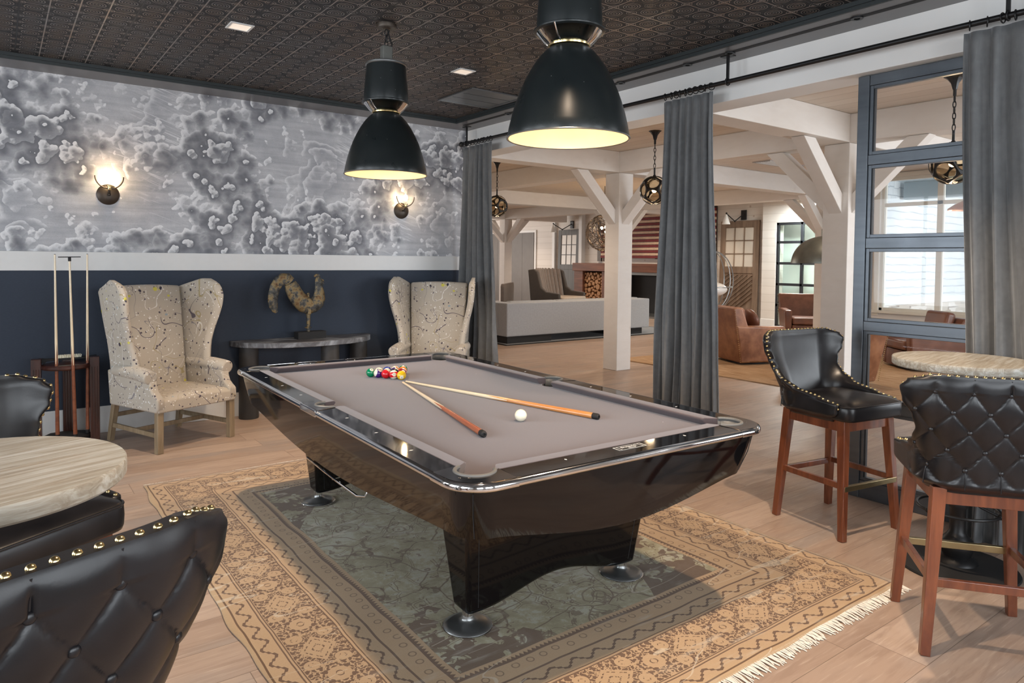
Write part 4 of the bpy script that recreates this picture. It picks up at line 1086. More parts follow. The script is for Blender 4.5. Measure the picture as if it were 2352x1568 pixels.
# ------------------------------------------------------------------ balls
BR = 0.0286
def ball_mat(name, col, stripe):
    n = N(name, 0.08, 0, 0.6, coat=0.4); c = n.co(); X, Y, Z = n.sep(c)
    iv = (0.84, 0.80, 0.66)
    base = n.mix(Z.abs().gt(BR*0.56), col, iv) if stripe else n.mix(0.0, col, col)
    disc = (Y*Y + Z*Z).sqrt().lt(BR*0.42)
    n.color(n.mix(disc, base, iv)); return n.m
SOL = {1:(0.85,0.52,0.01),2:(0.01,0.03,0.30),3:(0.62,0.012,0.02),4:(0.06,0.015,0.18),5:(0.80,0.20,0.01),6:(0.0,0.22,0.09),7:(0.30,0.01,0.01),8:(0.01,0.01,0.01)}
NAMES = {1:'yellow',2:'blue',3:'red',4:'purple',5:'orange',6:'green',7:'maroon',8:'black'}
# rows from the apex (number, position in row)
rack = [[1],[11,7],[3,8,15],[12,10,4,5],[6,9,2,13,14]]
LBL = {1:'solid yellow one ball at the near tip of the rack, touching the cues', 11:'red striped eleven ball beside the yellow one ball', 7:'solid maroon ball just behind the yellow one ball on the right',
       3:'solid red ball in the middle of the front left edge of the rack', 8:'black eight ball in the centre of the rack', 15:'maroon striped ball on the right edge of the rack',
       12:'purple striped ball with white face next to the green ball', 10:'blue striped ball inside the rack behind the red ball', 4:'solid purple ball inside the rack in front of the orange one', 5:'solid orange ball on the right edge of the rack',
       6:'solid green ball at the left tip of the rack', 9:'yellow striped ball on the back edge next to the green ball', 2:'solid blue ball in the middle of the back edge', 13:'orange striped ball on the back edge of the rack', 14:'green striped fourteen ball at the far right tip of the rack'}
RS = random.Random(3)
ROTS = {1:(0.15,0.35,-2.0), 11:(0.1,-0.2,-1.9), 12:(1.1,-0.9,-1.3), 6:(0.0,-0.9,-1.6), 14:(0.0,-0.9,-1.9), 3:(0,-1.0,-0.6)}
for k, row in enumerate(rack):
    for j, num in enumerate(row):
        x = -2.408 + (j - k/2)*0.0574; y = -3.022 + k*0.0497
        st = num > 8; c_ = SOL[num-8 if st else num]
        o = G().sphere((0,0,0), BR, 32, 20).build('billiard_ball', ball_mat('ball_%s%s' % (NAMES[num-8 if st else num], '_stripe' if st else ''), c_, st), smooth=180)
        o.location = (x, y, CZ + BR + 0.0003); o.rotation_euler = ROTS.get(num, (RS.uniform(-1,1), RS.uniform(-1,1), RS.uniform(0,6)))
        tag(o, LBL[num], 'ball', 'billiard balls racked on the cloth')
        tm = text_mesh(str(num), BR*0.62, MDARK, o, (BR*0.985, 0, 0), Matrix(((0,0,1),(1,0,0),(0,1,0))).to_4x4(), 0.0006, 'number')
tag(G().sphere((0,0,0), BR, 40, 24).build('cue_ball', MIVORY, smooth=180, loc=(-2.464, -4.325, CZ+BR)), 'ivory white cue ball lying alone between the two crossed cues', 'ball')

# ------------------------------------------------------------------ cues
def cue(label, tip, butt, mb, L=None, group='cues lying on the pool table', bumper=MDARK):
    tip, butt = Vector(tip), Vector(butt); d = butt - tip; L = d.length
    t = thing('pool_cue', label, 'cue', tuple(tip), 0, group)
    t.rotation_euler = d.to_track_quat('Y', 'Z').to_euler()
    fs = 0.60*L
    def rad(s): return 0.0062 + (0.0148-0.0062)*(s/L)**1.0
    RX = Matrix.Rotation(-PI/2, 4, 'X')
    G().lathe([(0,0.004),(0.0060,0.004),(0.0062,0.012)] + [(rad(s), s) for s in (0.1, 0.3, fs*0.7, fs)] , (0,0,0), 20, RX).build('shaft', MMAPLE, t)
    G().lathe([(0,0.0),(0.0055,0.0),(0.0060,0.004)], (0,0,0), 20, RX).build('tip', MDARK, t)
    # butt with pointed splices over the maple
    G().lathe([(rad(fs-0.01)+0.0001, fs-0.01), (rad(L-0.035)+0.0003, L-0.035)], (0,0,0), 20, RX).build('butt', mb, t)
    g = G()
    for k in range(4):
        a = PI/4 + k*PI/2; w = 0.62
        rr = rad(fs)*1.02; r3 = rad(fs-0.17)*1.03
        pts = []
        A0 = [Vector((rr*cos(a+s_), fs-0.008, rr*sin(a+s_))) for s_ in (-w, -w/2, 0, w/2, w)]
        A1 = [Vector((r3*1.02*cos(a+s_*0.5), fs-0.09, r3*1.02*sin(a+s_*0.5))) for s_ in (-w, -w/2, 0, w/2, w)]
        T = Vector((r3*cos(a), fs-0.17, r3*sin(a)))
        va = [g.bm.verts.new(p) for p in A0]; vb = [g.bm.verts.new(p) for p in A1]; vt = g.bm.verts.new(T)
        for i in range(4): g.bm.faces.new((va[i], va[i+1], vb[i+1], vb[i])); g.bm.faces.new((vb[i], vb[i+1], vt))
    g.build('splice_points', mb, t)
    G().lathe([(rad(L-0.035)+0.0002, L-0.035), (rad(L)+0.0003, L-0.010), (rad(L)-0.001, L-0.004), (0.009, L), (0.006, L), (0.005, L-0.006), (0, L-0.006)], (0,0,0), 20, RX).build('bumper', bumper, t)
    return t
def onz(x, y, z): return (x, y, z)
cue('cue with reddish brown butt lying on the cloth, left of the cue ball', (-2.4568, -3.1324, CZ+0.0063), (-2.777, -4.483, CZ+0.0150), MCUE1)
cue('cue with honey coloured butt lying on the cloth, right of the cue ball', (-2.4285, -3.114, CZ+0.0063), (-2.138, -4.510, CZ+0.0150), MCUE2)

# ------------------------------------------------------------------ rug
rg = thing('persian_rug', 'worn tan and olive patterned rug with brown borders under the pool table', 'rug', (-2.335, -3.585, 0))
g = G()
def redge(t_, amp, ph): return amp*sin(t_*7.3+ph) + amp*0.6*sin(t_*17.1+ph*2)
def rugp(u, v):
    x = -1.335 + 2.67*u; y = -1.79 + 3.58*v
    x += (2*abs(u-0.5))**6*redge(y, 0.008, 1 if u > 0.5 else 4)*(1 if u > 0.5 else -1)
    y += (2*abs(v-0.5))**6*redge(x, 0.006, 2)
    return (x, y, 0.007 + 0.001*sin(x*9+y*5)*sin(y*7))
g.grid(rugp, 60, 80)
g.build('woven_field', MRUG, rg, smooth=60, solid=0.006)
def fringe(y0, sgn, L):
    g = G(); RR = random.Random(5)
    for i in range(430):
        x = -1.33 + 2.66*i/429 + RR.uniform(-0.002, 0.002); l = L*RR.uniform(0.75, 1.15); dx = RR.uniform(-0.018, 0.018)
        g.tube([(x, y0, 0.008), (x+dx*0.4, y0+sgn*l*0.5, 0.0075), (x+dx, y0+sgn*l, 0.003)], 0.0024, 4)
    return g.build('fringe', MFRNG, rg)
fringe(-1.785, -1, 0.062); fringe(1.785, 1, 0.022)
# ------------------------------------------------------------------ bar stools
def smooth01(t): t = max(0.0, min(1.0, t)); return t*t*(3-2*t)
def lerp_tab(tab, z):
    if z <= tab[0][0]: return tab[0][1]
    for (a, va), (b, vb) in zip(tab, tab[1:]):
        if z <= b: return va + (vb-va)*smooth01((z-a)/(b-a))
    return tab[-1][1]
# local frame: +Y is where the sitter faces
ARMA = [(0.640, 0.56), (0.700, 0.615), (0.745, 0.625), (0.765, 0.52), (0.800, 0.365), (0.845, 0.305), (0.890, 0.290), (0.940, 0.305), (1.000, 0.345), (1.050, 0.357), (1.082, 0.330), (1.100, 0.275), (1.107, 0.248)]
def shell_pt(a, z, off=0.0):
    # a signed arc length from the middle of the back; off = distance outwards
    k = smooth01((z-0.76)/0.26)
    hb = 0.115 + 0.03*k; R = 0.125 + 0.14*k
    yb = -0.235 - 0.075*smooth01((z-0.66)/0.42)
    s = abs(a); sg = 1 if a >= 0 else -1
    if s <= hb: x, y, nx, ny = s, yb, 0.0, -1.0
    elif s <= hb + R*PI/2:
        t = (s-hb)/R; x = hb + R*sin(t); y = yb + R*(1-cos(t)); nx, ny = sin(t), -cos(t)
    else: x = hb + R; y = yb + R + (s - hb - R*PI/2); nx, ny = 1.0, 0.0
    return Vector((sg*(x + nx*off), y + ny*off, z)), Vector((sg*nx, ny, 0))
LW, LH = 0.118, 0.152
Z0B = 0.742
def tuft(a, z):
    p = a/LW + (z-Z0B)/LH; q = a/LW - (z-Z0B)/LH
    if z > Z0B + LH*2.0 - 0.001:      # above the top row: vertical pleats
        q2 = abs(sin(PI*(a/LW))); d = min(1.0, q2*1.0); d = d**0.2
        return d*max(0.0, 1-(z-(Z0B+LH*2.0))/0.10) + (1-max(0.0, 1-(z-(Z0B+LH*2.0))/0.10))*0.8
    return (abs(sin(PI*p))*abs(sin(PI*q)))**0.33
def build_stool(label, x, y, rz, group='black leather bar stools'):
    t = thing('bar_stool', label, 'bar stool', (x, y, 0), rz, group)
    nz = 104; na = 151; zs = [0.640 + (1.107-0.640)*(i/(nz-1)) for i in range(nz)]
    g = G(); O = []; I = []
    for z in zs:
        A = lerp_tab(ARMA, z); ro = []; ri = []
        zb = smooth01((z-0.640)/0.045)
        for j in range(na):
            f = -1 + 2*j/(na-1); a = f*A
            edge = 1 - abs(f)**14; top = 1 - smooth01((z-1.067)/0.04)*0.75
            th = 0.015*edge**0.5*top**0.5 + 0.013
            back = 1 - smooth01((abs(a)-0.30)/0.06)
            d = (tuft(a, z)-1)*0.015*back*edge*smooth01((z-0.67)/0.03)*smooth01((1.095-z)/0.03)
            p, n_ = shell_pt(a, z, th + d - 0.05*(1-zb)); ro.append(g.bm.verts.new(p))
            p, n_ = shell_pt(a, z, -th - 0.02*(1-zb)); ri.append(g.bm.verts.new(p))
        O.append(ro); I.append(ri)
    for i in range(nz-1):
        for j in range(na-1):
            g.bm.faces.new((O[i][j], O[i][j+1], O[i+1][j+1], O[i+1][j])); g.bm.faces.new((I[i][j+1], I[i][j], I[i+1][j], I[i+1][j+1]))
        g.bm.faces.new((O[i][0], O[i+1][0], I[i+1][0], I[i][0])); g.bm.faces.new((O[i][-1], I[i][-1], I[i+1][-1], O[i+1][-1]))
    for j in range(na-1):
        g.bm.faces.new((O[-1][j], O[-1][j+1], I[-1][j+1], I[-1][j])); g.bm.faces.new((O[0][j+1], O[0][j], I[0][j], I[0][j+1]))
    sh = g.build('backrest', MBL, t, smooth=70)
    # buttons
    bt = None
    for r in range(0, 5):
        z = Z0B + LH*0.5*r
        for c in range(-4, 5):
            a = (c + (0.5 if r % 2 else 0.0))*LW
            if abs(a) > lerp_tab(ARMA, z)*0.93 or abs(a) > 0.32: continue
            p, n_ = shell_pt(a, z, 0.0165)
            if bt is None:
                bt = G().sphere((0,0,0), 0.0095, 16, 10, (1,0.6,1)).build('button', MBL, t, smooth=180); o = bt
            else: o = bt.copy(); COL.objects.link(o)
            o.location = p; o.rotation_euler = (0, 0, math.atan2(n_.y, n_.x)+PI/2)
    # stitched creases between the buttons
    g = G()
    def surf(a, z): return shell_pt(a, z, 0.0295 + (tuft(a, z)-1)*0.015)[0]
    for c in range(-7, 8):
        for sgn in (-1, 1):
            for r in range(0, 4):
                z0, z1 = Z0B + LH*0.5*r, Z0B + LH*0.5*(r+1); a0 = (c + (0.5 if r % 2 else 0.0))*LW; a1 = a0 + sgn*LW*0.5
                if c > 4 or c < -4 or max(abs(a0), abs(a1)) > 0.335: continue
                if abs(a0) > lerp_tab(ARMA, z0)*0.97 or abs(a1) > lerp_tab(ARMA, z1)*0.97: continue
                g.tube([surf(a0+(a1-a0)*k/8, z0+(z1-z0)*k/8) for k in range(9)], 0.0022, 5)
    for c in range(-2, 3):
        for (z0, z1, a) in ((Z0B+LH*2, 1.100, c*LW), (0.668, Z0B, c*LW)):
            if abs(a) < lerp_tab(ARMA, z1)*0.97 and abs(a) < 0.30: g.tube([surf(a, z0+(z1-z0)*k/8) for k in range(9)], 0.0022, 5)
    g.build('stitched_seams', MBL, t)
    # brass nails round the edge
    path = []
    zz = [0.700 + (1.104-0.700)*i/400 for i in range(401)]
    left = [shell_pt(-lerp_tab(ARMA, z)+0.002, z, 0.002)[0] for z in zz]
    topz = 1.104; At = lerp_tab(ARMA, topz)
    mid = [shell_pt(-At + 2*At*i/160, 1.106, 0.004)[0] for i in range(161)]
    right = [shell_pt(lerp_tab(ARMA, z)-0.002, z, 0.002)[0] for z in zz][::-1]
    path = left + mid + right; step = 0.0270; acc = 0; nail = None; prev = path[0]; cnt = 0
    for p in path[1:]:
        acc += (p-prev).length; prev = p
        if acc >= step:
            acc = 0
            if nail is None:
                nail = G().sphere((0,0,0), 0.0082, 14, 8, (0.9,0.9,0.9)).build('nail_head', MBRASS, t, smooth=180); o = nail
            else:
                o = nail.copy(); COL.objects.link(o)
            o.location = p; cnt += 1
            if cnt >= 99: break
    # seat cushion
    def seatp(u, v):
        return None
    g = G(); hw, y0, y1 = 0.238, -0.20, 0.262
    prof = [(0.90, 0.655), (0.985, 0.658), (1.0, 0.670), (1.005, 0.700), (1.0, 0.728), (0.985, 0.737), (0.955, 0.744), (0.80, 0.760), (0.5, 0.772), (0.2, 0.776)]
    cy = (y0+y1)/2; hy = (y1-y0)/2; rows = []
    base = rrect(hw, hy, 0.055, 7, 0, 0)
    for k, z in prof: rows.append([g.bm.verts.new((x_*k, cy + y_*k, z)) for x_, y_ in base])
    for A, B in zip(rows, rows[1:]):
        m = len(A)
        for i in range(m): g.bm.faces.new((A[i], A[(i+1) % m], B[(i+1) % m], B[i]))
    g.bm.faces.new(rows[-1]); g.bm.faces.new(rows[0][::-1])
    st = g.build('seat', MBL, t, smooth=70)
    G().tube([(x_*0.993, cy + y_*0.993, 0.737) for x_, y_ in rrect(hw, hy, 0.055, 7)], 0.0042, 8, True).build('piping', MBL, st)
    # legs, rails, footrests
    lt, lb = 0.185, 0.228
    C4 = [(-1,1),(1,1),(1,-1),(-1,-1)]
    for sx, sy in C4:
        G().bar((sx*lb, sy*lb, 0.0), (sx*lt, sy*lt, 0.655), 0.036, 0.036, 0.050, 0.050, upv=(0,1,0)).build('leg', MCHERRY, t, smooth=0, bevel=0.004)
    def at(z): return lb + (lt-lb)*z/0.655
    a = at(0.62)
    for (p, q) in (((-a,a),(a,a)), ((a,a),(a,-a)), ((a,-a),(-a,-a)), ((-a,-a),(-a,a))):
        G().bar((*p, 0.622), (*q, 0.622), 0.026, 0.062).build('apron_rail', MCHERRY, t, smooth=0, bevel=0.002)
    a = at(0.30)
    for (p, q, z) in (((a,a),(a,-a),0.295), ((a,-a),(-a,-a),0.285), ((-a,-a),(-a,a),0.295)):
        G().bar((*p, z), (*q, z), 0.022, 0.032).build('stretcher', MCHERRY, t, smooth=0, bevel=0.002)
    G().bar((-a-0.012, a+0.012, 0.285), (a+0.012, a+0.012, 0.285), 0.022, 0.030).build('footrest', MBRBAR, t, smooth=0, bevel=0.002)
    return t
st0 = build_stool('black leather bar stool facing us at the far side of the right-hand table', -0.463, -4.765, PI - 0.165)
# facing vectors -> rz : local +Y to world f means rz = atan2(-fx, fy)
def place_stool(label, x, y, f):
    o = copy_tree(st0); o.location = (x, y, 0); o.rotation_euler = (0, 0, math.atan2(-f[0], f[1])); o['label'] = label; return o
place_stool('black tufted leather bar stool seen from behind at the near side of the right-hand table', -1.212, -5.758, (0.79, 0.61))
place_stool('black tufted leather bar stool cropped by the frame, closest to the camera on the left', -4.51, -5.50, (-0.342, 0.94))
place_stool('black leather bar stool with its seat tucked under the left-hand table top', -4.43, -4.32, (0.54, -0.84))

# ------------------------------------------------------------------ round pub tables
def pub_table(label, x, y, rz, brace=True):
    t = thing('pub_table', label, 'table', (x, y, 0), rz, 'round pub tables with weathered wooden tops')
    R = 0.312
    G().lathe([(0,1.008),(R-0.006,1.008),(R,1.014),(R+0.001,1.030),(R,1.046),(R-0.003,1.050),(0,1.050)], (0,0,0), 96).build('table_top', MTOP, t, smooth=40)
    G().lathe([(0,0.0),(0.268,0.0),(0.272,0.006),(0.268,0.014),(0.20,0.022),(0.10,0.030),(0,0.032)], (0,0,0), 64).build('base_plate', MDARK, t, smooth=50)
    G().lathe([(0.095,0.028),(0.088,0.045),(0.062,0.060),(0.070,0.085),(0.076,0.11),(0.070,0.14),(0.048,0.165),(0.036,0.185),(0.036,0.30),(0.044,0.31),(0.044,0.33),(0.036,0.345),(0.036,0.98),(0.05,0.99),(0.05,1.008)], (0,0,0), 36).build('column', MIRON, t, smooth=50)
    G().box(-0.16,0.16,-0.03,0.03,0.998,1.008).box(-0.03,0.03,-0.16,0.16,0.998,1.008).build('mounting_cross', MIRON, t, smooth=0)
    G().tube([(0.18*cos(2*PI*k/40), 0.18*sin(2*PI*k/40), 0.30) for k in range(40)], 0.0075, 8, True).build('foot_ring', MIRON, t)
    for k in range(3):
        a = 2*PI*k/3 + 0.5
        G().tube([(0.034*cos(a),0.034*sin(a),0.36),(0.10*cos(a),0.10*sin(a),0.325),(0.178*cos(a),0.178*sin(a),0.30)], 0.007, 8).sphere((0.18*cos(a),0.18*sin(a),0.30),0.014).build('ring_spoke', MIRON, t)
    return t
pub_table('round wooden pub table on a black pedestal, at the right in front of the curtain', -0.550, -5.450, 0.15)
pub_table('round wooden pub table on a black pedestal, cut by the left edge of the photo', -4.492, -4.990, 0.35)
# ------------------------------------------------------------------ wing chairs (local -Y faces the sitter's front)
def wing_chair(label, x, y, rz):
    t = thing('wing_chair', label, 'armchair', (x, y, 0), rz, 'paint-splattered wing chairs')
    # legs
    for sx in (-1, 1):
        G().bar((sx*0.318, -0.325, 0.0), (sx*0.315, -0.325, 0.33), 0.050, 0.050, upv=(0,1,0)).build('leg', MLIMED, t, smooth=0, bevel=0.005)
        G().bar((sx*0.300, 0.385, 0.0), (sx*0.290, 0.320, 0.33), 0.040, 0.042, 0.046, 0.050, upv=(0,1,0)).build('leg', MLIMED, t, smooth=0, bevel=0.004)
        G().bar((sx*0.312, -0.31, 0.135), (sx*0.298, 0.365, 0.135), 0.020, 0.036).build('stretcher', MLIMED, t, smooth=0, bevel=0.002)
    G().bar((-0.305, 0.02, 0.135), (0.305, 0.02, 0.135), 0.020, 0.034).build('stretcher', MLIMED, t, smooth=0, bevel=0.002)
    G().bar((-0.295, 0.365, 0.21), (0.295, 0.365, 0.21), 0.020, 0.034).build('stretcher', MLIMED, t, smooth=0, bevel=0.002)
    # seat: padded block with crown
    def seat(u, v):
        X = -0.34 + 0.68*u; Y = -0.362 + 0.66*v
        e = (1-abs(2*u-1)**6)*(1-abs(2*v-1)**8)
        return (X, Y, 0.395 + 0.035*e**0.5 + 0.015*sin(PI*u))
    g = G(); top = g.grid(seat, 24, 20); n1, n2 = 24, 20
    ring = [top[i][0] for i in range(n1)] + [top[-1][j] for j in range(1, n2)] + [top[i][-1] for i in range(n1-2, -1, -1)] + [top[0][j] for j in range(n2-2, 0, -1)]
    low = [g.bm.verts.new((w.co.x, w.co.y, 0.318)) for w in ring]
    for i in range(len(ring)): g.bm.faces.new((ring[i], low[i], low[(i+1) % len(ring)], ring[(i+1) % len(ring)]))
    g.bm.faces.new(low)
    g.build('seat', MSPL, t, smooth=60, bevel=0.010, bseg=3)
    # back: curved top, raked
    def back(u, v, off):
        X = -0.285 + 0.57*u; Z = 0.40 + (0.862 + 0.014*(1-(2*u-1)**2))*v
        Y = 0.185 + 0.17*v + off - 0.03*(1-(2*u-1)**2)*(1 if off < 0.03 else 0)
        return Vector((X*(0.93+0.16*v), Y, Z))
    g = G(); F = g.grid(lambda u, v: back(u, v, 0.0), 20, 24); B = g.grid(lambda u, v: back(u, v, 0.10), 20, 24)
    for i in range(19):
        g.bm.faces.new((F[i][-1], F[i+1][-1], B[i+1][-1], B[i][-1])); g.bm.faces.new((F[i+1][0], F[i][0], B[i][0], B[i+1][0]))
    for j in range(23):
        g.bm.faces.new((F[0][j], F[0][j+1], B[0][j+1], B[0][j])); g.bm.faces.new((F[-1][j+1], F[-1][j], B[-1][j], B[-1][j+1]))
    g.build('backrest', MSPL, t, smooth=60, bevel=0.02, bseg=4)
    # wings: outline by rows, flaring outward and forward, thick rolled front edge
    W = [(0.565,-0.02),(0.62,-0.055),(0.70,-0.045),(0.80,-0.030),(0.90,-0.038),(1.00,-0.060),(1.10,-0.080),(1.18,-0.085),(1.24,-0.070),(1.285,-0.030),(1.318,0.040),(1.330,0.085)]
    BK = [(0.40,0.285),(0.8,0.335),(1.25,0.425),(1.33,0.43)]
    for s in (-1, 1):
        def lin(tab, z):
            if z <= tab[0][0]: return tab[0][1]
            for (a, va), (b, vb) in zip(tab, tab[1:]):
                if z <= b: return va + (vb-va)*(z-a)/(b-a)
            return tab[-1][1]
        g = G(); rows = []; NZ = 34; NW = 14
        for i in range(NZ+1):
            z = 0.50 + (1.330-0.50)*i/NZ
            yf = lin(W, z); yb = lin(BK, z)
            row = []
            for side in (0, 1):
                for j in range(NW+1):
                    f = j/NW if side == 0 else 1 - j/NW        # 0 front .. 1 back
                    yy = yf + (yb-yf)*f
                    # top line slopes down towards the back
                    zt = z - max(0, (z-1.18)/0.15)*max(0, f-0.25)*0.105
                    rnd = (1 - (1-f)**8*1.0)
                    th = 0.030*max(0.25, math.sqrt(max(0, 1-(1-f)**10)))*(1-0.25*f)
                    th = 0.036*(1-smooth01((f-0.0)/0.25)*0.35)
                    if f < 0.10: th *= math.sqrt(max(0.0, 1-(1-f/0.10)**2))*0.9 + 0.1
                    topk = 1 - smooth01((z-1.27)/0.06)*0.55
                    flare = 0.030 + 0.085*smooth01((z-0.6)/0.6)*(1-f)**1.2 + 0.03*smooth01((z-0.6)/0.6)
                    X = 0.282 + flare + (th if side == 1 else -th)*topk
                    row.append(g.bm.verts.new((s*X, yy, zt)))
            rows.append(row)
        m = len(rows[0])
        for A, B in zip(rows, rows[1:]):
            for k in range(m): g.bm.faces.new((A[k], A[(k+1) % m], B[(k+1) % m], B[k]))
        g.bm.faces.new(rows[0][::-1]); 
        # close the top
        T = rows[-1]
        for k in range(m//2-1): g.bm.faces.new((T[k], T[k+1], T[m-2-k], T[m-1-k]))
        g.build('wing', MSPL, t, smooth=60, merge=0.0005)
        # arm: side panel + rolled top with scroll front
        g = G()
        pf = [(-0.345,0.318),(0.30,0.318),(0.33,0.60),(-0.02,0.60),(-0.20,0.585),(-0.262,0.555),(-0.268,0.52),(-0.285,0.48),(-0.330,0.445),(-0.362,0.425),(-0.365,0.35)]
        g.prism(pf, 0.285, 0.352, 'x', Matrix.Diagonal((s,1,1,1)))
        g.build('arm_panel', MSPL, t, smooth=40, bevel=0.014, bseg=3)
        pts = [(s*0.322, 0.24, 0.600), (s*0.325, 0.08, 0.603), (s*0.330, -0.08, 0.600), (s*0.336, -0.20, 0.590), (s*0.340, -0.262, 0.583)]
        g = G(); g.tube(pts, 0.055, 20, rs=[0.050,0.054,0.056,0.057,0.055])
        g.build('arm_roll', MSPL, t, smooth=50, bevel=0.012, bseg=3)
    return t
# chair fronts: facing vector (fx,fy); local -Y -> f
def rz_of(f): return math.atan2(f[0], -f[1])
wing_chair('paint-splattered linen wing chair by the cue stand, left of the console table', -3.265, -0.590, rz_of((0.375, -0.927)))
wing_chair('paint-splattered linen wing chair partly hidden behind the pool table, next to the curtain', -0.80, -0.60, rz_of((-0.66, -0.75)))

# ------------------------------------------------------------------ console table and rooster
t = thing('console_table', 'half-round dark console table against the navy wall', 'console table', (-1.965, -0.03, 0))
HWc = 0.70; DP = 0.46
half = [(-HWc, -0.0)] + [(-HWc*cos(PI*k/40), -DP*sin(PI*k/40)**0.9) for k in range(1, 40)] + [(HWc, 0.0)]
G().prism(half, 0.680, 0.728).build('top', MCONS, t, smooth=40, bevel=0.003)
for x, y in ((-0.555, -0.115), (0.555, -0.115), (0.16, -0.33)):
    g = G(); g.lathe([(0,0.0),(0.088,0.0),(0.090,0.01),(0.088,0.679),(0,0.679)], (0,0,0), 28)
    g.build('leg', MCOLM, t, smooth=50, loc=(x, y, 0))
t = thing('rooster_weathervane', 'weathered bronze rooster weathervane on a black block, on the console table', 'sculpture', (-1.945, -0.20, 0.728), 0.08)
G().box(-0.145, 0.145, -0.05, 0.05, 0, 0.070).build('plinth', MDARK, t, smooth=0, bevel=0.002)
def thick(poly, th, name, mt, par, loc=(0,0,0), bev=0.012):
    return G().prism(poly, -th/2, th/2, 'y').build(name, mt, par, smooth=50, bevel=bev, bseg=3, loc=loc)
G().lathe([(0,0.07),(0.016,0.07),(0.016,0.10),(0.034,0.104),(0.034,0.112),(0.016,0.116),(0.020,0.20),(0.022,0.25),(0,0.25)], (-0.02,0,0), 20).build('post', MBRZ, t)
G().box(-0.040,-0.005,-0.034,0.034,0.24,0.395).cyl((-0.022,0,0.395),(-0.022,0,0.435),0.012).sphere((-0.022,0,0.438),0.015).build('clamp', MBRZ, t, bevel=0.003)
# body: smooth crescent through centreline with radii
def body_tube(pts, name, flat=0.42, par=t):
    g = G(); n = len(pts); rings = []
    for i, (x, z, r) in enumerate(pts):
        a = pts[max(0,i-1)]; b = pts[min(n-1,i+1)]; tx, tz = b[0]-a[0], b[1]-a[1]; l = math.hypot(tx, tz); nx, nz = -tz/l, tx/l
        rings.append([g.bm.verts.new((x + nx*r*cos(2*PI*k/20), r*flat*sin(2*PI*k/20), z + nz*r*cos(2*PI*k/20))) for k in range(20)])
    for A, B in zip(rings, rings[1:]):
        for k in range(20): g.bm.faces.new((A[k], A[(k+1)%20], B[(k+1)%20], B[k]))
    g.bm.faces.new(rings[0][::-1]); g.bm.faces.new(rings[-1]); return g.build(name, MBRZ, par, smooth=60)
body_tube([(-0.205,0.545,0.058),(-0.185,0.500,0.074),(-0.155,0.440,0.080),(-0.115,0.385,0.084),(-0.065,0.340,0.086),(-0.015,0.318,0.080),(0.035,0.325,0.074),(0.075,0.355,0.074),(0.092,0.400,0.068),(0.095,0.450,0.054),(0.092,0.500,0.044),(0.088,0.545,0.039),(0.085,0.580,0.034),(0.082,0.605,0.020)], 'body')
body_tube([(-0.205,0.555,0.055),(-0.235,0.585,0.060),(-0.280,0.585,0.060),(-0.325,0.555,0.056),(-0.355,0.505,0.052),(-0.372,0.445,0.050),(-0.378,0.385,0.048),(-0.372,0.330,0.042),(-0.355,0.290,0.030),(-0.340,0.268,0.012)], 'tail', 0.26)
g = G()
for k in range(6):
    a = 0.5 + k*0.45; g.sphere((0.072+0.024*cos(a), 0, 0.607+0.018*sin(a)), 0.012, 10, 8, (1,0.4,1))
g.build('comb', MBRZ, t)
G().tube([(0.110,0,0.575),(0.135,0,0.570),(0.150,0,0.555)], 0.009, 8, rs=[0.013,0.009,0.003]).build('beak', MBRZ, t)
G().tube([(0.128+0.016*cos(k*PI/6), 0, 0.530+0.018*sin(k*PI/6)) for k in range(10)], 0.006, 8).build('wattle', MBRZ, t)

# ------------------------------------------------------------------ cue stand with three cues and a brush
t = thing('cue_stand', 'dark mahogany cue stand in the left corner beside the wing chair', 'cue stand', (-3.985, -0.26, 0), -0.12)
R = 0.185
AP = (-8, 188, 90)
for a in AP:
    a = math.radians(a); x, y = (R+0.015)*cos(a), (R+0.015)*sin(a)*(1 if sin(a) < 0.5 else 0.9)
    g = G(); g.box(-0.034, 0.034, -0.034, 0.034, 0, 0.70)
    for k in (-0.018, 0.0, 0.018): g.box(k-0.004, k+0.004, -0.038, 0.038, 0.04, 0.62)
    g.build('post', MMAHOG, t, smooth=0, bevel=0.003, loc=(x, y, 0))
G().lathe([(0.148,0.618),(0.158,0.612),(0.170,0.615),(0.178,0.625),(0.178,0.640),(0.168,0.648),(0.155,0.650),(0.0,0.650),(0.0,0.620),(0.148,0.618)], (0,0,0), 48).build('upper_ring', MMAHOG, t)
G().lathe([(0,0.03),(0.17,0.03),(0.178,0.04),(0.178,0.062),(0.17,0.07),(0,0.07)], (0,0,0), 8).build('lower_shelf', MDARK, t, smooth=20)
t = thing('table_brush', 'black table brush with pale bristles lying on the cue stand', 'brush', (-3.965, -0.20, 0.652), 0.05)
g = G(); g.prism([(-0.17,0.0),(-0.15,0.022),(0.15,0.022),(0.17,0.0),(0.205,0.03),(0.20,0.045),(0.15,0.038),(-0.15,0.038),(-0.20,0.045),(-0.205,0.03)], -0.03, 0.03, 'y')
g.build('handle', MDARK, t, smooth=0, bevel=0.003)
g = G()
for i in range(22):
    for j in (-1, 0, 1): x_ = -0.085 + 0.17*i/21; g.cyl((x_, j*0.016, 0.036), (x_ + 0.004*((i*7+j) % 3-1), j*0.019, 0.062), 0.0032, 0.0028, 6)
g.build('bristles', MIVORY, t)
def rack_cue(label, x, y, tz, bz, px, py, mb=MCUE3, top=None):
    return cue(label, (px, py, tz), (x, y, bz), mb, group='cues standing in the cue stand')
rack_cue('maple cue standing in the cue stand, leftmost of the three', -4.055, -0.375, 1.530, 0.072, -4.060, -0.385)
rack_cue('maple cue standing in the cue stand, nearest the wing chair', -3.845, -0.31, 1.535, 0.072, -3.835, -0.30)
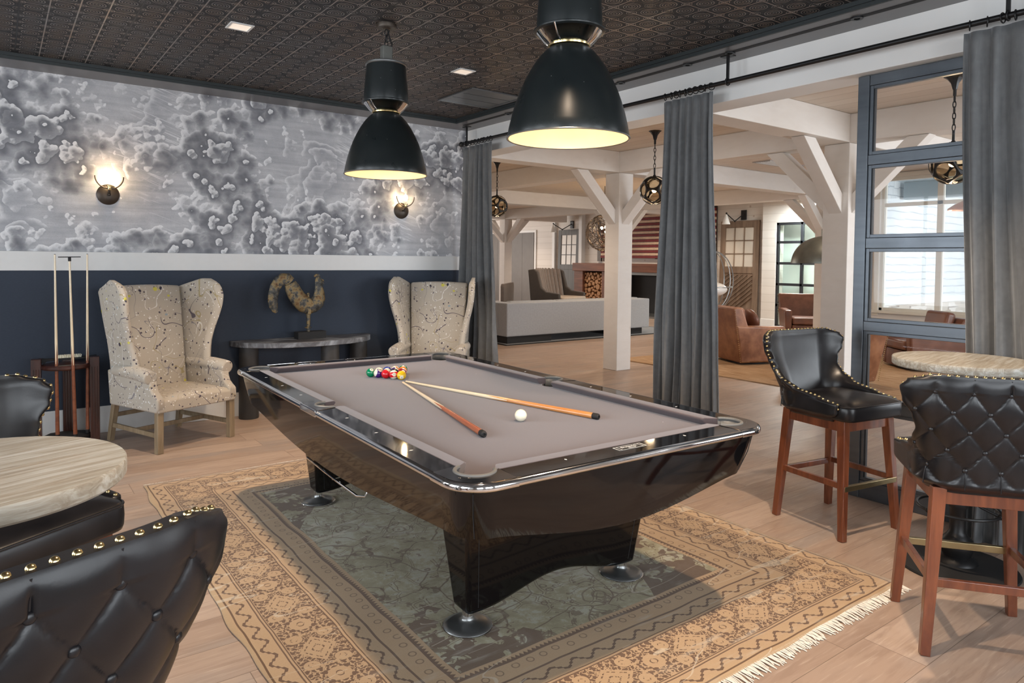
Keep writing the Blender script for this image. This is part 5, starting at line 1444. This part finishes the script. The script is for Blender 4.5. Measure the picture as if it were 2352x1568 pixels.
c = rack_cue('bridge stick with black bridge head in the middle of the cue stand', -3.940, -0.435, 1.505, 0.072, -3.967, -0.44)
g = G(); g.prism([(-0.075,-0.006),(0.075,-0.006),(0.078,0.002),(0.02,0.006),(-0.02,0.006),(-0.078,0.002)], -0.007, 0.0, 'y')
g.cyl((0,-0.004,0),(0,0.03,0),0.011).build('bridge_head', MDARK, c, smooth=30, rot=(0,PI/2*1.0,0))
# ------------------------------------------------------------------ curtain rod, rings and velvet panels
XR, ZR = -0.15, 2.826
t = thing('curtain_rod', 'long black iron curtain rod hung from the ceiling border across the opening', 'curtain rod', (XR, 0, ZR))
G().cyl((0,-0.13,0),(0,-9.2,0),0.016,seg=16).build('rod', MIRON, t)
G().sphere((0,-0.115,0),0.030,20,14).build('finial', MIRON, t)
for y in (-0.225, -3.715, -5.46):
    g = G(); g.box(-0.006,0.006,y-0.010,y+0.010,0.012,SOF-ZR).box(-0.03,0.03,y-0.045,y+0.045,SOF-ZR-0.006,SOF-ZR)
    g.tube([(0.024*cos(a), y, 0.024*sin(a)) for a in [2*PI*k/16 for k in range(16)]], 0.006, 6, True)
    g.build('bracket', MIRON, t, smooth=40)
def curtain(label, y0t, y1t, y0b, y1b, folds, seed, nr, zb=0.015, dx=0.0):
    # y0 = far edge, y1 = near edge
    RR = random.Random(seed)
    t = thing('velvet_curtain', label, 'curtain', (XR, 0, 0), 0, 'grey velvet curtain panels')
    ph = [RR.uniform(-0.8, 0.8) for _ in range(40)]; am = [RR.uniform(0.6, 1.35) for _ in range(40)]
    zt = ZR - 0.045
    nu, nv = 260, 46
    def fn(u, v):
        z = zt + (zb - zt)*v
        k = smooth01(v*1.15)
        a = y0t + (y1t-y0t)*u; b = y0b + (y1b-y0b)*u
        y = a + (b-a)*k
        u = u + 0.022*sin(u*9.1+seed)*sin(u*23.0+seed*2); u = max(0.0, min(0.9999, u)); s = u*folds*2*PI
        i = int(u*folds)
        uu = u*folds - i; blend = smooth01(uu)
        A = am[i % 40]*(1-blend) + am[(i+1) % 40]*blend; P_ = ph[i % 40]*(1-blend) + ph[(i+1) % 40]*blend
        amp = (0.020 + 0.026*smooth01(v*1.6))*A
        wav = sin(s + P_*1.4 + 0.5*sin(v*3.0 + i*0.7)*k)
        x = amp*(abs(wav)**0.75)*(1 if wav > 0 else -1) + 0.010*sin(s*2.3 + v*5)*k
        # pinch at the header
        x *= 0.55 + 0.45*smooth01(v*9)
        y += 0.012*sin(s*0.5 + v*4 + P_)*k
        x += 0.012*sin(v*9 + u*5)*k*smooth01((v-0.55)/0.3) + 0.006*sin(s*3.1 + v*7 + P_*3)*k
        return (x + dx, y, z)
    g = G(); g.grid(fn, nu, nv); g.build('velvet_drape', MVEL, t, smooth=180, solid=0.006)
    ring = None
    for i in range(nr):
        y = y0t + (y1t-y0t)*(i+0.5)/nr + RR.uniform(-0.01, 0.01)
        if ring is None:
            ring = G().tube([(0.026*cos(a), 0, 0.026*sin(a)) for a in [2*PI*k/20 for k in range(20)]], 0.0035, 6, True).build('ring', MIRON, t); o = ring
        else: o = ring.copy(); COL.objects.link(o)
        o.location = (0, y, ZR-0.006); o.rotation_euler = (0, 0, RR.uniform(-0.5, 0.5))
    return t
curtain('grey velvet curtain panel in the corner beside the wallpapered wall', -0.135, -0.730, -0.08, -0.905, 6, 2, 10)
curtain('grey velvet curtain panel hanging in the middle of the opening', -3.110, -3.590, -3.04, -3.70, 7, 5, 10)
curtain('grey velvet curtain panel at the right edge, in front of the steel frame', -5.255, -6.10, -5.33, -6.30, 9, 11, 12)

# ------------------------------------------------------------------ steel framed glazed partition
t = thing('steel_partition', 'blue grey steel framed glass partition standing right of the opening', 'partition', (0.10, -4.56, 0))
YF0, YF1 = 0.0, -3.6
def sbar(y0, y1, z0, z1, name='frame_bar', d=0.05):
    return G().box(-d/2, d/2, min(y0,y1), max(y0,y1), z0, z1).build(name, MSTEEL, t, smooth=0, bevel=0.003)
ZH = 2.722
sbar(0.0, -0.072, 0.0, ZH, 'mullion', 0.06)
sbar(-1.80, -1.87, 0.0, ZH, 'mullion', 0.06); sbar(-3.53, -3.6, 0.0, ZH, 'mullion', 0.06)
bars = [(0.0, 0.115), (0.578, 0.642), (1.088, 1.150), (1.618, 1.686), (2.150, 2.215), (2.655, ZH)]
for i, (a, b) in enumerate(bars):
    sbar(-0.072, -3.53, a, b, 'rail')
def gask(y0, y1, z0, z1):
    w = 0.022
    G().box(-0.018,0.018,y1,y1+w,z0,z1).box(-0.018,0.018,y0-w,y0,z0,z1).box(-0.018,0.018,y1+w,y0-w,z0,z0+w).box(-0.018,0.018,y1+w,y0-w,z1-w,z1).build('glazing_bead', MSTEEL, t, smooth=0, bevel=0.002)
    G().box(-0.012,0.012,y1+w,y1+w+0.008,z0+w,z1-w).box(-0.012,0.012,y0-w-0.008,y0-w,z0+w,z1-w).build('gasket', MGASK, t, smooth=0)
    G().box(-0.003,0.003,y1+w*0.5,y0-w*0.5,z0+w*0.5,z1-w*0.5).build('glass_pane', MPANE, t, smooth=0)
for (a, b), (c_, d_) in zip(bars, bars[1:]):
    gask(-0.072, -1.80, b, c_); gask(-1.87, -3.53, b, c_)
# ------------------------------------------------------------------ lounge: sectional back, rug, chairs
t = thing('grey_sofa', 'long low grey upholstered sofa seen from behind, in the lounge', 'sofa', (2.885, 3.14, 0.0145))
L = 3.69
G().box(0, L, 0, 0.30, 0.125, 0.725).build('backrest', MGREYF, t, smooth=0, bevel=0.02, bseg=3)
G().box(0.0, 0.28, 0.305, 2.3, 0.125, 0.725).build('arm', MGREYF, t, smooth=0, bevel=0.02, bseg=3)
G().box(0.285, L, 0.305, 1.05, 0.125, 0.42).build('seat_base', MGREYF, t, smooth=0, bevel=0.02)
for i in range(3): G().box(0.30+i*1.13, 0.30+i*1.13+1.12, 0.31, 1.06, 0.425, 0.55).build('seat_cushion', MGREYF, t, smooth=0, bevel=0.03, bseg=3)
for i in range(3): G().box(0.30+i*1.13, 0.30+i*1.13+1.12, 0.31, 0.48, 0.555, 0.735).build('back_cushion', MGREYF, t, smooth=0, bevel=0.03, bseg=3)
G().box(0.03, 1.05, 0.03, 0.95, 0, 0.125).build('plinth', MDARK, t, smooth=0)
G().box(2.75, 3.52, 0.05, 0.95, 0, 0.125).build('plinth', MDARK, t, smooth=0)
G().box(0.03, 0.25, 0.95, 2.25, 0, 0.125).build('plinth', MDARK, t, smooth=0)
o = tag(G().box(2.84, 7.66, 3.07, 7.2, 0.002, 0.014).build('area_rug', MSLATE, smooth=0), 'slate grey flat rug with black edge under the grey sofa', 'rug')
G().box(2.80, 7.70, 3.03, 3.07, 0.002, 0.014).box(2.80, 7.70, 7.2, 7.24, 0.002, 0.014).box(2.80, 2.84, 3.07, 7.2, 0.002, 0.014).box(7.66, 7.70, 3.07, 7.2, 0.002, 0.014).build('black_border', MDARK, o, smooth=0)
# taupe channel-back chair on the far side of the sofa
def channel_chair(label, x, y, rz, h=1.33, w=0.98, sz=0.74):
    t = thing('channel_back_chair', label, 'armchair', (x, y, 0.0145), rz)
    n = 8
    for i in range(n):
        a = (i+0.5)/n; xx = -w*0.40 + w*0.80*a
        yy = 0.30 - 0.10*(2*a-1)**2
        g = G(); g.sphere((0,0,0), 1.0, 14, 12)
        g = G(); g.tube([(xx*0.92, yy-0.06, sz-0.02), (xx, yy+0.02, sz+(h-sz)*0.5), (xx*1.04, yy+0.08, h-0.03), (xx*1.04, yy+0.12, h-0.005)], w*0.055, 12, rs=[w*0.05,w*0.055,w*0.055,w*0.03])
        g.build('back_channel', MTAUPE, t)
    for s in (-1, 1):
        poly = [(-0.36, sz-0.45),(0.34, sz-0.45),(0.46, h-0.02),(0.30, h),(0.22, h-0.05),(0.12, sz+0.22),(-0.02, sz+0.13),(-0.34, sz+0.10)]
        G().prism(poly, w*0.42, w*0.50, 'x', Matrix.Diagonal((s,1,1,1))).build('side_panel', MBRV, t, smooth=40, bevel=0.02, bseg=3)
    G().box(-w*0.42, w*0.42, 0.36, 0.44, sz-0.45, h-0.04).build('outer_back', MBRV, t, smooth=0, bevel=0.02)
    G().box(-w*0.42, w*0.42, -0.36, 0.32, sz-0.45, sz-0.13).build('seat_base', MBRV, t, smooth=0, bevel=0.02)
    G().box(-w*0.415, w*0.415, -0.42, 0.24, sz-0.13, sz+0.02).build('seat_cushion', MCREAM, t, smooth=0, bevel=0.035, bseg=3)
    for sx in (-1, 1):
        for sy in (-1, 1): G().bar((sx*w*0.40, sy*0.33, 0), (sx*w*0.40, sy*0.33, sz-0.45), 0.04, 0.04, 0.055, 0.055, upv=(0,1,0)).build('leg', MDARK, t, smooth=0)
    return t
channel_chair('tall taupe channel-back armchair with cream seat, on the far side of the grey sofa', 5.50, 4.80, rz_of((0.30, -0.95)), 1.31, 1.12, 0.70)
t = thing('low_back_chair', 'grey-brown low chair back rising above the left end of the sofa', 'chair', (5.0, 6.05, 0.0145), 0.5)
G().prism([(-0.27,0.40),(0.27,0.40),(0.30,0.90),(0.27,0.985),(-0.25,0.955),(-0.28,0.90)], -0.04, 0.04, 'y').build('backrest', MTAUPE, t, smooth=0, bevel=0.015)
G().box(-0.26, 0.26, 0.04, 0.50, 0.36, 0.46).build('seat', MTAUPE, t, smooth=0, bevel=0.02)
for sx in (-1, 1):
    for y in (0.05, 0.45): G().bar((sx*0.22, y, 0), (sx*0.22, y, 0.36), 0.03, 0.03, 0.04, 0.04, upv=(0,1,0)).build('leg', MDARK, t, smooth=0)

# ------------------------------------------------------------------ jute rug and leather club chairs
tag(G().box(3.28, 7.15, -5.6, 0.75, 0.002, 0.014).build('jute_rug', MJUTE, smooth=0), 'large striped brown jute rug under the leather club chairs', 'rug')
def club_chair(label, x, y, f, cushion=True, mt=None, bh=0.80, w=0.80, ah=0.56, d=0.74, pil=False):
    mt = mt or MBR
    t = thing('leather_club_chair', label, 'armchair', (x, y, 0.014), rz_of(f), 'brown leather club chairs')
    G().lathe([(0,0),(0.30,0),(0.30,0.03),(0,0.03)], (0,0,0), 32).build('swivel_base', MDARK, t)
    hw = w/2; fy, by = -d*0.5, d*0.5
    for s in (-1, 1):
        poly = [(fy+0.02, 0.03),(by-0.03, 0.03),(by+0.07, ah+0.02),(fy-0.01, ah),(fy-0.02, ah-0.1)]
        g = G(); A = []; B = []
        for (yy, zz) in poly:
            fl = 0.035*(zz/ah)
            A.append(g.bm.verts.new((s*(hw-0.13), yy, zz))); B.append(g.bm.verts.new((s*(hw+fl-0.02), yy, zz)))
        m = len(A)
        for i in range(m): g.bm.faces.new((A[i], A[(i+1) % m], B[(i+1) % m], B[i]))
        g.bm.faces.new(A); g.bm.faces.new(B)
        g.build('arm', mt, t, smooth=30, bevel=0.03, bseg=4)
    poly = [(by-0.20, 0.03),(by-0.02, 0.03),(by+0.13, bh),(by-0.02, bh+0.01),(by-0.16, 0.5)]
    g = G(); A = []; B = []
    for yy, zz in poly:
        fl = 0.035*zz/ah
        A.append(g.bm.verts.new((-(hw-0.015+fl*0.5), yy, zz))); B.append(g.bm.verts.new((hw-0.015+fl*0.5, yy, zz)))
    m = len(A)
    for i in range(m): g.bm.faces.new((A[i], A[(i+1) % m], B[(i+1) % m], B[i]))
    g.bm.faces.new(A); g.bm.faces.new(B); g.build('backrest', mt, t, smooth=30, bevel=0.025, bseg=4)
    G().box(-(hw-0.14), hw-0.14, fy+0.01, by-0.16, 0.03, 0.27).build('front_rail', mt, t, smooth=0, bevel=0.015)
    G().box(-(hw-0.14), hw-0.14, fy-0.02, by-0.18, 0.28, 0.42).build('seat_cushion', mt, t, smooth=0, bevel=0.035, bseg=4)
    if cushion: G().box(-(hw-0.15), hw-0.15, -0.07, 0.07, -0.20, 0.20).build('back_cushion', mt, t, smooth=0, bevel=0.05, bseg=5, loc=(0, by-0.14, 0.63), rot=(-0.22,0,0))
    g = G()
    for s in (-1, 1):
        for i in range(26):
            k = i/25; g.sphere((s*(hw+0.01*k+0.01), by-0.005+0.115*k, 0.05+(bh-0.07)*k), 0.007, 6, 4)
            g.sphere((s*(hw-0.015), by-0.05-(d-0.1)*k, 0.05), 0.006, 6, 4)
    g.build('nailhead_trim', MBRASS, t)
    return t
club_chair('tan leather club chair with nailhead trim, just right of the middle curtain', 4.76, -0.50, (0.93, -0.375), True, MBR, 0.84)
p = thing('throw_pillow', 'brown ribbed pillow leaning in the tan leather club chair by the middle curtain', 'pillow', (4.83, -0.50, 0.645), rz_of((0.93,-0.375)))
G().sphere((0,0,0), 0.20, 24, 14, (1.0, 0.42, 0.85)).build('pillow', MBRD, p, loc=(0,0,0), rot=(-0.3,0,0))
club_chair('brown leather club chair in the far corner, between the black framed door and the post', 8.70, 0.95, (-0.75, -0.66), False, MBRD, 0.86)
club_chair('dark brown leather club chair with a loose back cushion, under the big window', 6.33, -2.32, (-0.79, 0.61), True, MBRD, 0.74, 0.84)
club_chair('brown leather club chair glimpsed as a sliver beside the steel frame upright', 4.10, -2.20, (0.2, 0.98), False, MBR, 0.68)

# ------------------------------------------------------------------ faceted glass pendants
def build_facet(label, x, y, zc, r=0.165):
    t = thing('faceted_glass_pendant', label, 'pendant light', (x, y, zc), 0, 'black faceted pendants with glass lenses')
    phi = (1+5**0.5)/2
    dirs = []
    for a in (-1, 1):
        for b in (-phi, phi): dirs += [(0,a,b),(a,b,0),(b,0,a)]
    dirs = [Vector(d).normalized() for d in dirs]
    ins = r*0.80; lr = r*0.445
    frame = G(); lensmesh = None
    for d in dirs:
        nb = sorted(dirs, key=lambda q: -q.dot(d))[1:6]
        a = (nb[0] - d*nb[0].dot(d)).normalized(); b = d.cross(a)
        nb.sort(key=lambda q: math.atan2(q.dot(b), q.dot(a)))
        cs = []
        for i in range(5):
            v = (d + nb[i] + nb[(i+1) % 5]).normalized(); cs.append(v*(ins/v.dot(d)))
        m = 30; outp = []; inp = []
        for k in range(m):
            an = 2*PI*k/m
            v0 = a*cos(an) + b*sin(an); inp.append(d*ins + v0*lr)
            # ray to the pentagon edge
            best = 9
            for i in range(5):
                p, q = cs[i]-d*ins, cs[(i+1) % 5]-d*ins
                px, py, qx, qy = p.dot(a), p.dot(b), q.dot(a), q.dot(b)
                ex, ey = qx-px, qy-py; det = cos(an)*(-ey) + sin(an)*ex
                if abs(det) < 1e-9: continue
                tt = (px*(-ey) + py*ex)/det; ss = (cos(an)*py - sin(an)*px)/det
                if tt > 0 and -1e-6 <= ss <= 1+1e-6: best = min(best, tt)
            outp.append(d*ins + v0*best)
        A = [frame.bm.verts.new(p) for p in outp]; B = [frame.bm.verts.new(p) for p in inp]; C_ = [frame.bm.verts.new(p*0.93) for p in inp]
        for k in range(m):
            frame.bm.faces.new((A[k], A[(k+1) % m], B[(k+1) % m], B[k])); frame.bm.faces.new((B[k], B[(k+1) % m], C_[(k+1) % m], C_[k]))
        if lensmesh is None:
            lensmesh = G().sphere((0,0,0), lr*0.985, 24, 12, (1,1,0.42)).build('lens', MGLASS, t, smooth=180); lo = lensmesh
        else: lo = lensmesh.copy(); COL.objects.link(lo)
        lo.location = d*(ins*0.985); lo.rotation_euler = d.to_track_quat('Z', 'Y').to_euler()
    frame.build('faceted_frame', MIRON, t, smooth=20)
    G().sphere((0,0,0.0), 0.028, 14, 10).build('bulb', MBULB, t)
    top = LZ - zc
    G().cyl((0,0,r*0.92),(0,0,r*0.92+0.10),0.010).sphere((0,0,r*0.95),0.018).build('stem', MIRON, t)
    g = G(); z = r*0.92+0.10; z1 = top-0.17; n = max(2, int((z1-z)/0.042))
    for k in range(n):
        zc_ = z + (z1-z)*(k+0.5)/n; pts = []
        for i in range(14):
            an = 2*PI*i/14; u_, v_ = 0.011*cos(an), ((z1-z)/n*0.62)*sin(an); pts.append((u_,0,zc_+v_) if k % 2 else (0,u_,zc_+v_))
        g.tube(pts, 0.004, 6, True)
    g.build('chain', MIRON, t)
    G().cyl((0,0,z1),(0,0,top-0.05),0.012).build('upper_stem', MIRON, t)
    G().lathe([(0.016,top-0.12),(0.022,top-0.10),(0.03,top-0.07),(0.055,top-0.035),(0.085,top-0.015),(0.085,top),(0,top)], (0,0,0), 8).build('canopy', MIRON, t, smooth=20)
    return t
f0 = build_facet('black faceted pendant with glass lenses behind the steel frame, at the right', 1.64, -4.51, 2.315, 0.172)
def place_facet(label, x, y):
    o = copy_tree(f0); o.location = (x, y, 2.335); o.rotation_euler = (0,0,0.6); o['label'] = label
place_facet('black faceted pendant with glass lenses half hidden by the middle curtain', 1.67, -1.38)
place_facet('black faceted pendant with glass lenses half hidden by the corner curtain', 1.74, 1.86)
for x, y in ((1.64,-4.51),(1.67,-1.38),(1.74,1.86)): point('lounge_pendant_glow', (x, y, 2.10), 6, WARM, 0.06)

# dome lamp over the club chairs
t = thing('dome_pendant', 'large aged metal dome lamp over the leather chairs, partly behind the post', 'pendant light', (5.35, -1.37, 1.515))
R = 0.455; prof = [(R*cos(a), 0.40*sin(a)) for a in [PI/2*k/14 for k in range(15)]]
prof[-1] = (0.03, 0.40)
G().lathe([(R+0.006,0.0),(R+0.006,0.02)] + prof, (0,0,0), 56).lathe([(r-0.006, z-0.004) for r, z in prof], (0,0,0), 56).build('dome', MZINC, t, smooth=60)
G().cyl((0,0,0.39),(0,0,0.50),0.05).build('neck', MZINC, t)
G().cyl((0,0,0.50),(0,0,LZ-1.515),0.012).build('rod', MIRON, t)
G().sphere((0,0,0.16),0.05,16,12).build('bulb', MBULB, t); point('dome_glow', (5.35,-1.37,1.60), 9, WARM, 0.06)
# wire globe lamp
t = thing('wire_globe_lamp', 'tangled wire globe lamp with glowing bulbs before the striped artwork', 'pendant light', (5.40, 3.31, 2.075))
RR = random.Random(12); R = 0.365
for part in range(2):
    g = G()
    for i in range(38):
        ax = Vector((RR.gauss(0,1), RR.gauss(0,1), RR.gauss(0,1))).normalized(); a = ax.orthogonal().normalized(); b = ax.cross(a); off = RR.uniform(-0.75,0.75)
        rr = R*math.sqrt(1-off*off)
        g.tube([ax*off*R + (a*cos(2*PI*k/36) + b*sin(2*PI*k/36))*rr*(1+0.03*sin(k*0.9+i)) for k in range(36)], 0.0026, 4, True)
    g.build('wire_shell', MBRNZ, t)
for p in ((0.02,-0.03,0.02),(0.10,0.06,0.12),(-0.02,0.05,0.10)):
    G().sphere(p, 0.030, 14, 10).build('bulb', MBULBS, t)
G().cyl((0,0,R-0.02),(0,0,LZ-2.075),0.006).build('cord', MIRON, t)
point('globe_glow', (5.40, 3.31, 2.10), 26, (1.0,0.62,0.33), 0.05)
# copper shade at the right edge
t = thing('copper_pendant', 'copper cone pendant glimpsed in front of the big window beside the right curtain', 'pendant light', (5.66, -3.13, 2.22))
G().lathe([(0.24,0.0),(0.235,0.02),(0.16,0.075),(0.09,0.11),(0.05,0.14),(0.04,0.20),(0.0,0.21)], (0,0,0), 40).build('shade', MCOPP, t)
G().cyl((0,0,0.2),(0,0,LZ-2.22),0.005).build('cord', MIRON, t)

# ribbed metal egg basket seat
t = thing('ribbed_egg_basket', 'open egg-shaped metal rib basket chair with white cushion, behind the tan club chair', 'chair', (5.05, 0.42, 0))
g = G(); zc, a_, b_ = 1.21, 0.36, 0.485
for k in range(16):
    an = 2*PI*k/16
    if 3.4 < an < 5.2: continue
    g.tube([(a_*sin(PI*s/24)**0.85*cos(an), a_*sin(PI*s/24)**0.85*sin(an), zc + b_*cos(PI*s/24)) for s in range(1,24)], 0.008, 6)
g.build('ribs', MALU, t)
G().tube([(a_*0.97*cos(2*PI*k/40), a_*0.97*sin(2*PI*k/40), zc-0.10) for k in range(40)], 0.006, 6, True).build('hoop', MALU, t)
G().sphere((0,0,0), 0.27, 24, 14, (1,1,0.45)).build('cushion', MINLAY, t, loc=(0,0,zc-0.14))
G().cyl((0,0,0.014),(0,0,zc-b_+0.03),0.02).lathe([(0,0.014),(0.28,0.014),(0.28,0.03),(0,0.034)], (0,0,0), 32).build('stand', MALU, t)

# ------------------------------------------------------------------ far wall: hearth, mantel, firewood, striped art, old doors, lamps
FX = 10.445
t = thing('fireplace', 'rough timber fireplace surround with black firebox on the far wall', 'fireplace', (FX, 0, 0))
G().box(-0.42, 0, 4.40, 9.52, 1.20, 1.44).build('mantel_beam', MMANT, t, smooth=0, bevel=0.01)
G().box(-0.36, 0, 9.10, 9.50, 0, 1.20).build('timber_jamb', MMANT, t, smooth=0, bevel=0.01)
G().box(-0.36, 0, 8.02, 8.26, 0, 1.20).build('timber_jamb', MMANT, t, smooth=0, bevel=0.01)
G().box(-0.32, 0, 8.26, 9.10, 0.0, 0.22).build('niche_base', MMANT, t, smooth=0)
G().box(-0.04, 0, 8.26, 9.10, 0.22, 1.20).build('niche_back', MDARK, t, smooth=0)
G().box(-0.24, 0, 7.45, 8.02, 0, 1.20).build('side_panel', MWHITE, t, smooth=0)
G().box(-0.24, 0, 4.40, 7.45, 1.12, 1.20).build('steel_lintel', MALU, t, smooth=0)
G().box(-0.25, 0, 7.36, 7.45, 0, 1.12).box(-0.02, 0, 4.45, 7.36, 0.0, 1.12).build('firebox', MDARK, t, smooth=0)
G().box(-0.95, 0, 4.40, 7.45, 0.0, 0.05).build('hearth_slab', MALU, t, smooth=0)
RR = random.Random(4); k = 0; rows = []
zc = 0.27; lb = ['small round', 'pale round', 'dark ringed', 'cracked']
placed = []
for tr in range(2600):
    r = RR.choice((0.085, 0.07, 0.06, 0.05, 0.04, 0.035)); 
    if tr > 1300: r = RR.choice((0.045, 0.035, 0.028))
    y = RR.uniform(8.27+r, 9.09-r); z = RR.uniform(0.225+r, 1.17-r)
    if all((y-b)**2 + (z-c_)**2 > (r+d_)**2*0.985 for b, c_, d_ in placed): placed.append((y, z, r))
for (y, z, r) in placed:
    o = G().lathe([(0,0.0),(r*0.2,0.001),(r*0.90,0.0),(r,-0.006),(r,-0.25),(0,-0.25)], (0,0,0), 14, Matrix.Rotation(-PI/2,4,'Y')).build('firewood_log', MLOGE, smooth=30, loc=(FX-0.30, y, z), rot=(RR.uniform(0,6) if False else 0,0,0))
    tag(o, 'round cut firewood log stacked in the timber niche beside the hearth', 'log', 'firewood logs in the niche')
# striped slat artwork
t = thing('striped_slat_art', 'large artwork of faded red and cream wooden slats above the mantel', 'artwork', (FX, 6.0, 0))
for (a, b, c_) in ((2.62, 2.78, 1.50), (-1.6, -1.45, 1.50), (0.35, 0.45, 1.58)): G().box(-0.06, -0.02, a, b, c_, 2.95).build('batten', MBRNZ, t, smooth=0)
z = 1.60; i = 0
while z < 2.90:
    G().box(-0.10, -0.06, -1.6, 2.60, z, z+0.068).build('slat', MRED if i % 2 == 0 else MFLW, t, smooth=0, bevel=0.004, loc=(0.0 if i % 2 == 0 else 0.012,0,0)); z += 0.077; i += 1
# old salvaged doors
def old_door(label, y0, y1, h, mt, tilt, diag, x=FX, topw=0.0):
    t = thing('salvaged_door', label, 'door', (x-0.24, 0, 0)); w = y1-y0
    t.rotation_euler = (0, tilt, 0)
    t.location = (x-0.06-math.sin(tilt)*h, 0, 0)
    st = 0.14
    G().box(0,0.045,y0,y0+st,0,h).box(0,0.045,y1-st,y1,0,h).box(0,0.045,y0+st,y1-st,h-0.16,h).box(0,0.045,y0+st,y1-st,0,0.24).box(0,0.045,y0+st,y1-st,h*0.49,h*0.55).build('frame', mt, t, smooth=0, bevel=0.004)
    p = G().box(0.012,0.03,y0+st,y1-st,0.24,h*0.49)
    p.build('panel', mt, t, smooth=0)
    if diag:
        g = G(); n = 9; zz0, zz1 = 0.26, h*0.485; ya, yb = y0+st+0.01, y1-st-0.01
        for i in range(-2, n+6):
            z0 = zz0 + (zz1-zz0)*i/n
            for k_ in range(12):
                f0, f1 = k_/12, (k_+1)/12
                za, zb = z0 + 0.62*f0, z0 + 0.62*f1
                if za < zz0 or zb > zz1: continue
                g.bar((0.008, yb+(ya-yb)*f0, za), (0.008, yb+(ya-yb)*f1, zb), 0.012, 0.045, upv=(1,0,0))
        g.build('diagonal_board', mt, t, smooth=0)
    py0, py1, pz0, pz1 = y0+st, y1-st, h*0.55, h-0.16
    for a in range(3):
        for b in range(3):
            G().box(0.018, 0.024, py0+(py1-py0)*a/3+0.012, py0+(py1-py0)*(a+1)/3-0.012, pz0+(pz1-pz0)*b/3+0.012, pz0+(pz1-pz0)*(b+1)/3-0.012).build('pane', MPANEO, t, smooth=0)
    g = G()
    for a in range(4): yy = py0+(py1-py0)*a/3; g.box(0.008,0.036,yy-0.012,yy+0.012,pz0,pz1)
    for b in range(4): zz = pz0+(pz1-pz0)*b/3; g.box(0.008,0.036,py0,py1,zz-0.012,zz+0.012)
    g.build('muntins', mt, t, smooth=0)
    return t
old_door('charcoal salvaged door with nine panes leaning on the far wall, left of the fireplace', 9.60, 10.62, 2.50, MCHAR, 0.03, False)
old_door('brown salvaged door with nine panes and diagonal boards leaning on the far wall', 3.14, 4.25, 2.54, MOLD, 0.03, True)
def swing_lamp(label, y, ysh, z, x=FX):
    t = thing('swing_arm_lamp', label, 'wall light', (x, y, z), 0, 'black swing arm lamps with white cone shades')
    G().box(-0.03, 0, -0.075, 0.075, -0.12, 0.12).build('wall_plate', MIRON, t, smooth=0, bevel=0.004)
    dy = ysh-y
    G().tube([(-0.03,0,0.02),(-0.25,dy*0.5,-0.16)], 0.013, 8).tube([(-0.25,dy*0.5,-0.16),(-0.46,dy,0.02)], 0.013, 8).sphere((-0.25,dy*0.5,-0.16),0.022).sphere((-0.46,dy,0.03),0.024).build('arm', MIRON, t)
    G().lathe([(0.100,-0.24),(0.095,-0.22),(0.04,-0.06),(0.028,-0.02),(0.02,0.0),(0,0.0)], (-0.47,dy,0), 28).build('shade', MINLAY, t)
    return t
swing_lamp('black swing arm lamp with white cone shade above the charcoal salvaged door', 10.02, 10.42, 2.66)
swing_lamp('black swing arm lamp with white cone shade above the brown salvaged door', 3.62, 3.80, 2.68)
# warm recessed lights added to the lounge ceiling to brighten the room
for x, y in ((3.9, 0.9), (5.6, 1.8), (4.2, 4.4), (9.0, 8.6), (9.2, 4.4), (9.2, 1.2), (4.8, -2.0), (1.2, 0.6), (9.0, 11.8), (9.2, 6.4)):
    t = thing('added_lounge_light', 'small round recessed light added to the lounge plank ceiling to brighten the room', 'ceiling light', (x, y, LZ), 0, 'added recessed lights of the lounge')
    G().lathe([(0.035,-0.004),(0.055,-0.004),(0.055,0.0),(0.035,0.0)], (0,0,0), 24).build('ring', MWHITE, t)
    G().lathe([(0,-0.002),(0.036,-0.002)], (0,0,0), 24).build('lens', MDOWN, t)
    spot('lounge_fill_beam', (x, y, LZ-0.03), (x, y, 0), 95, (1.0, 0.80, 0.62), 120, 0.6, 0.05)
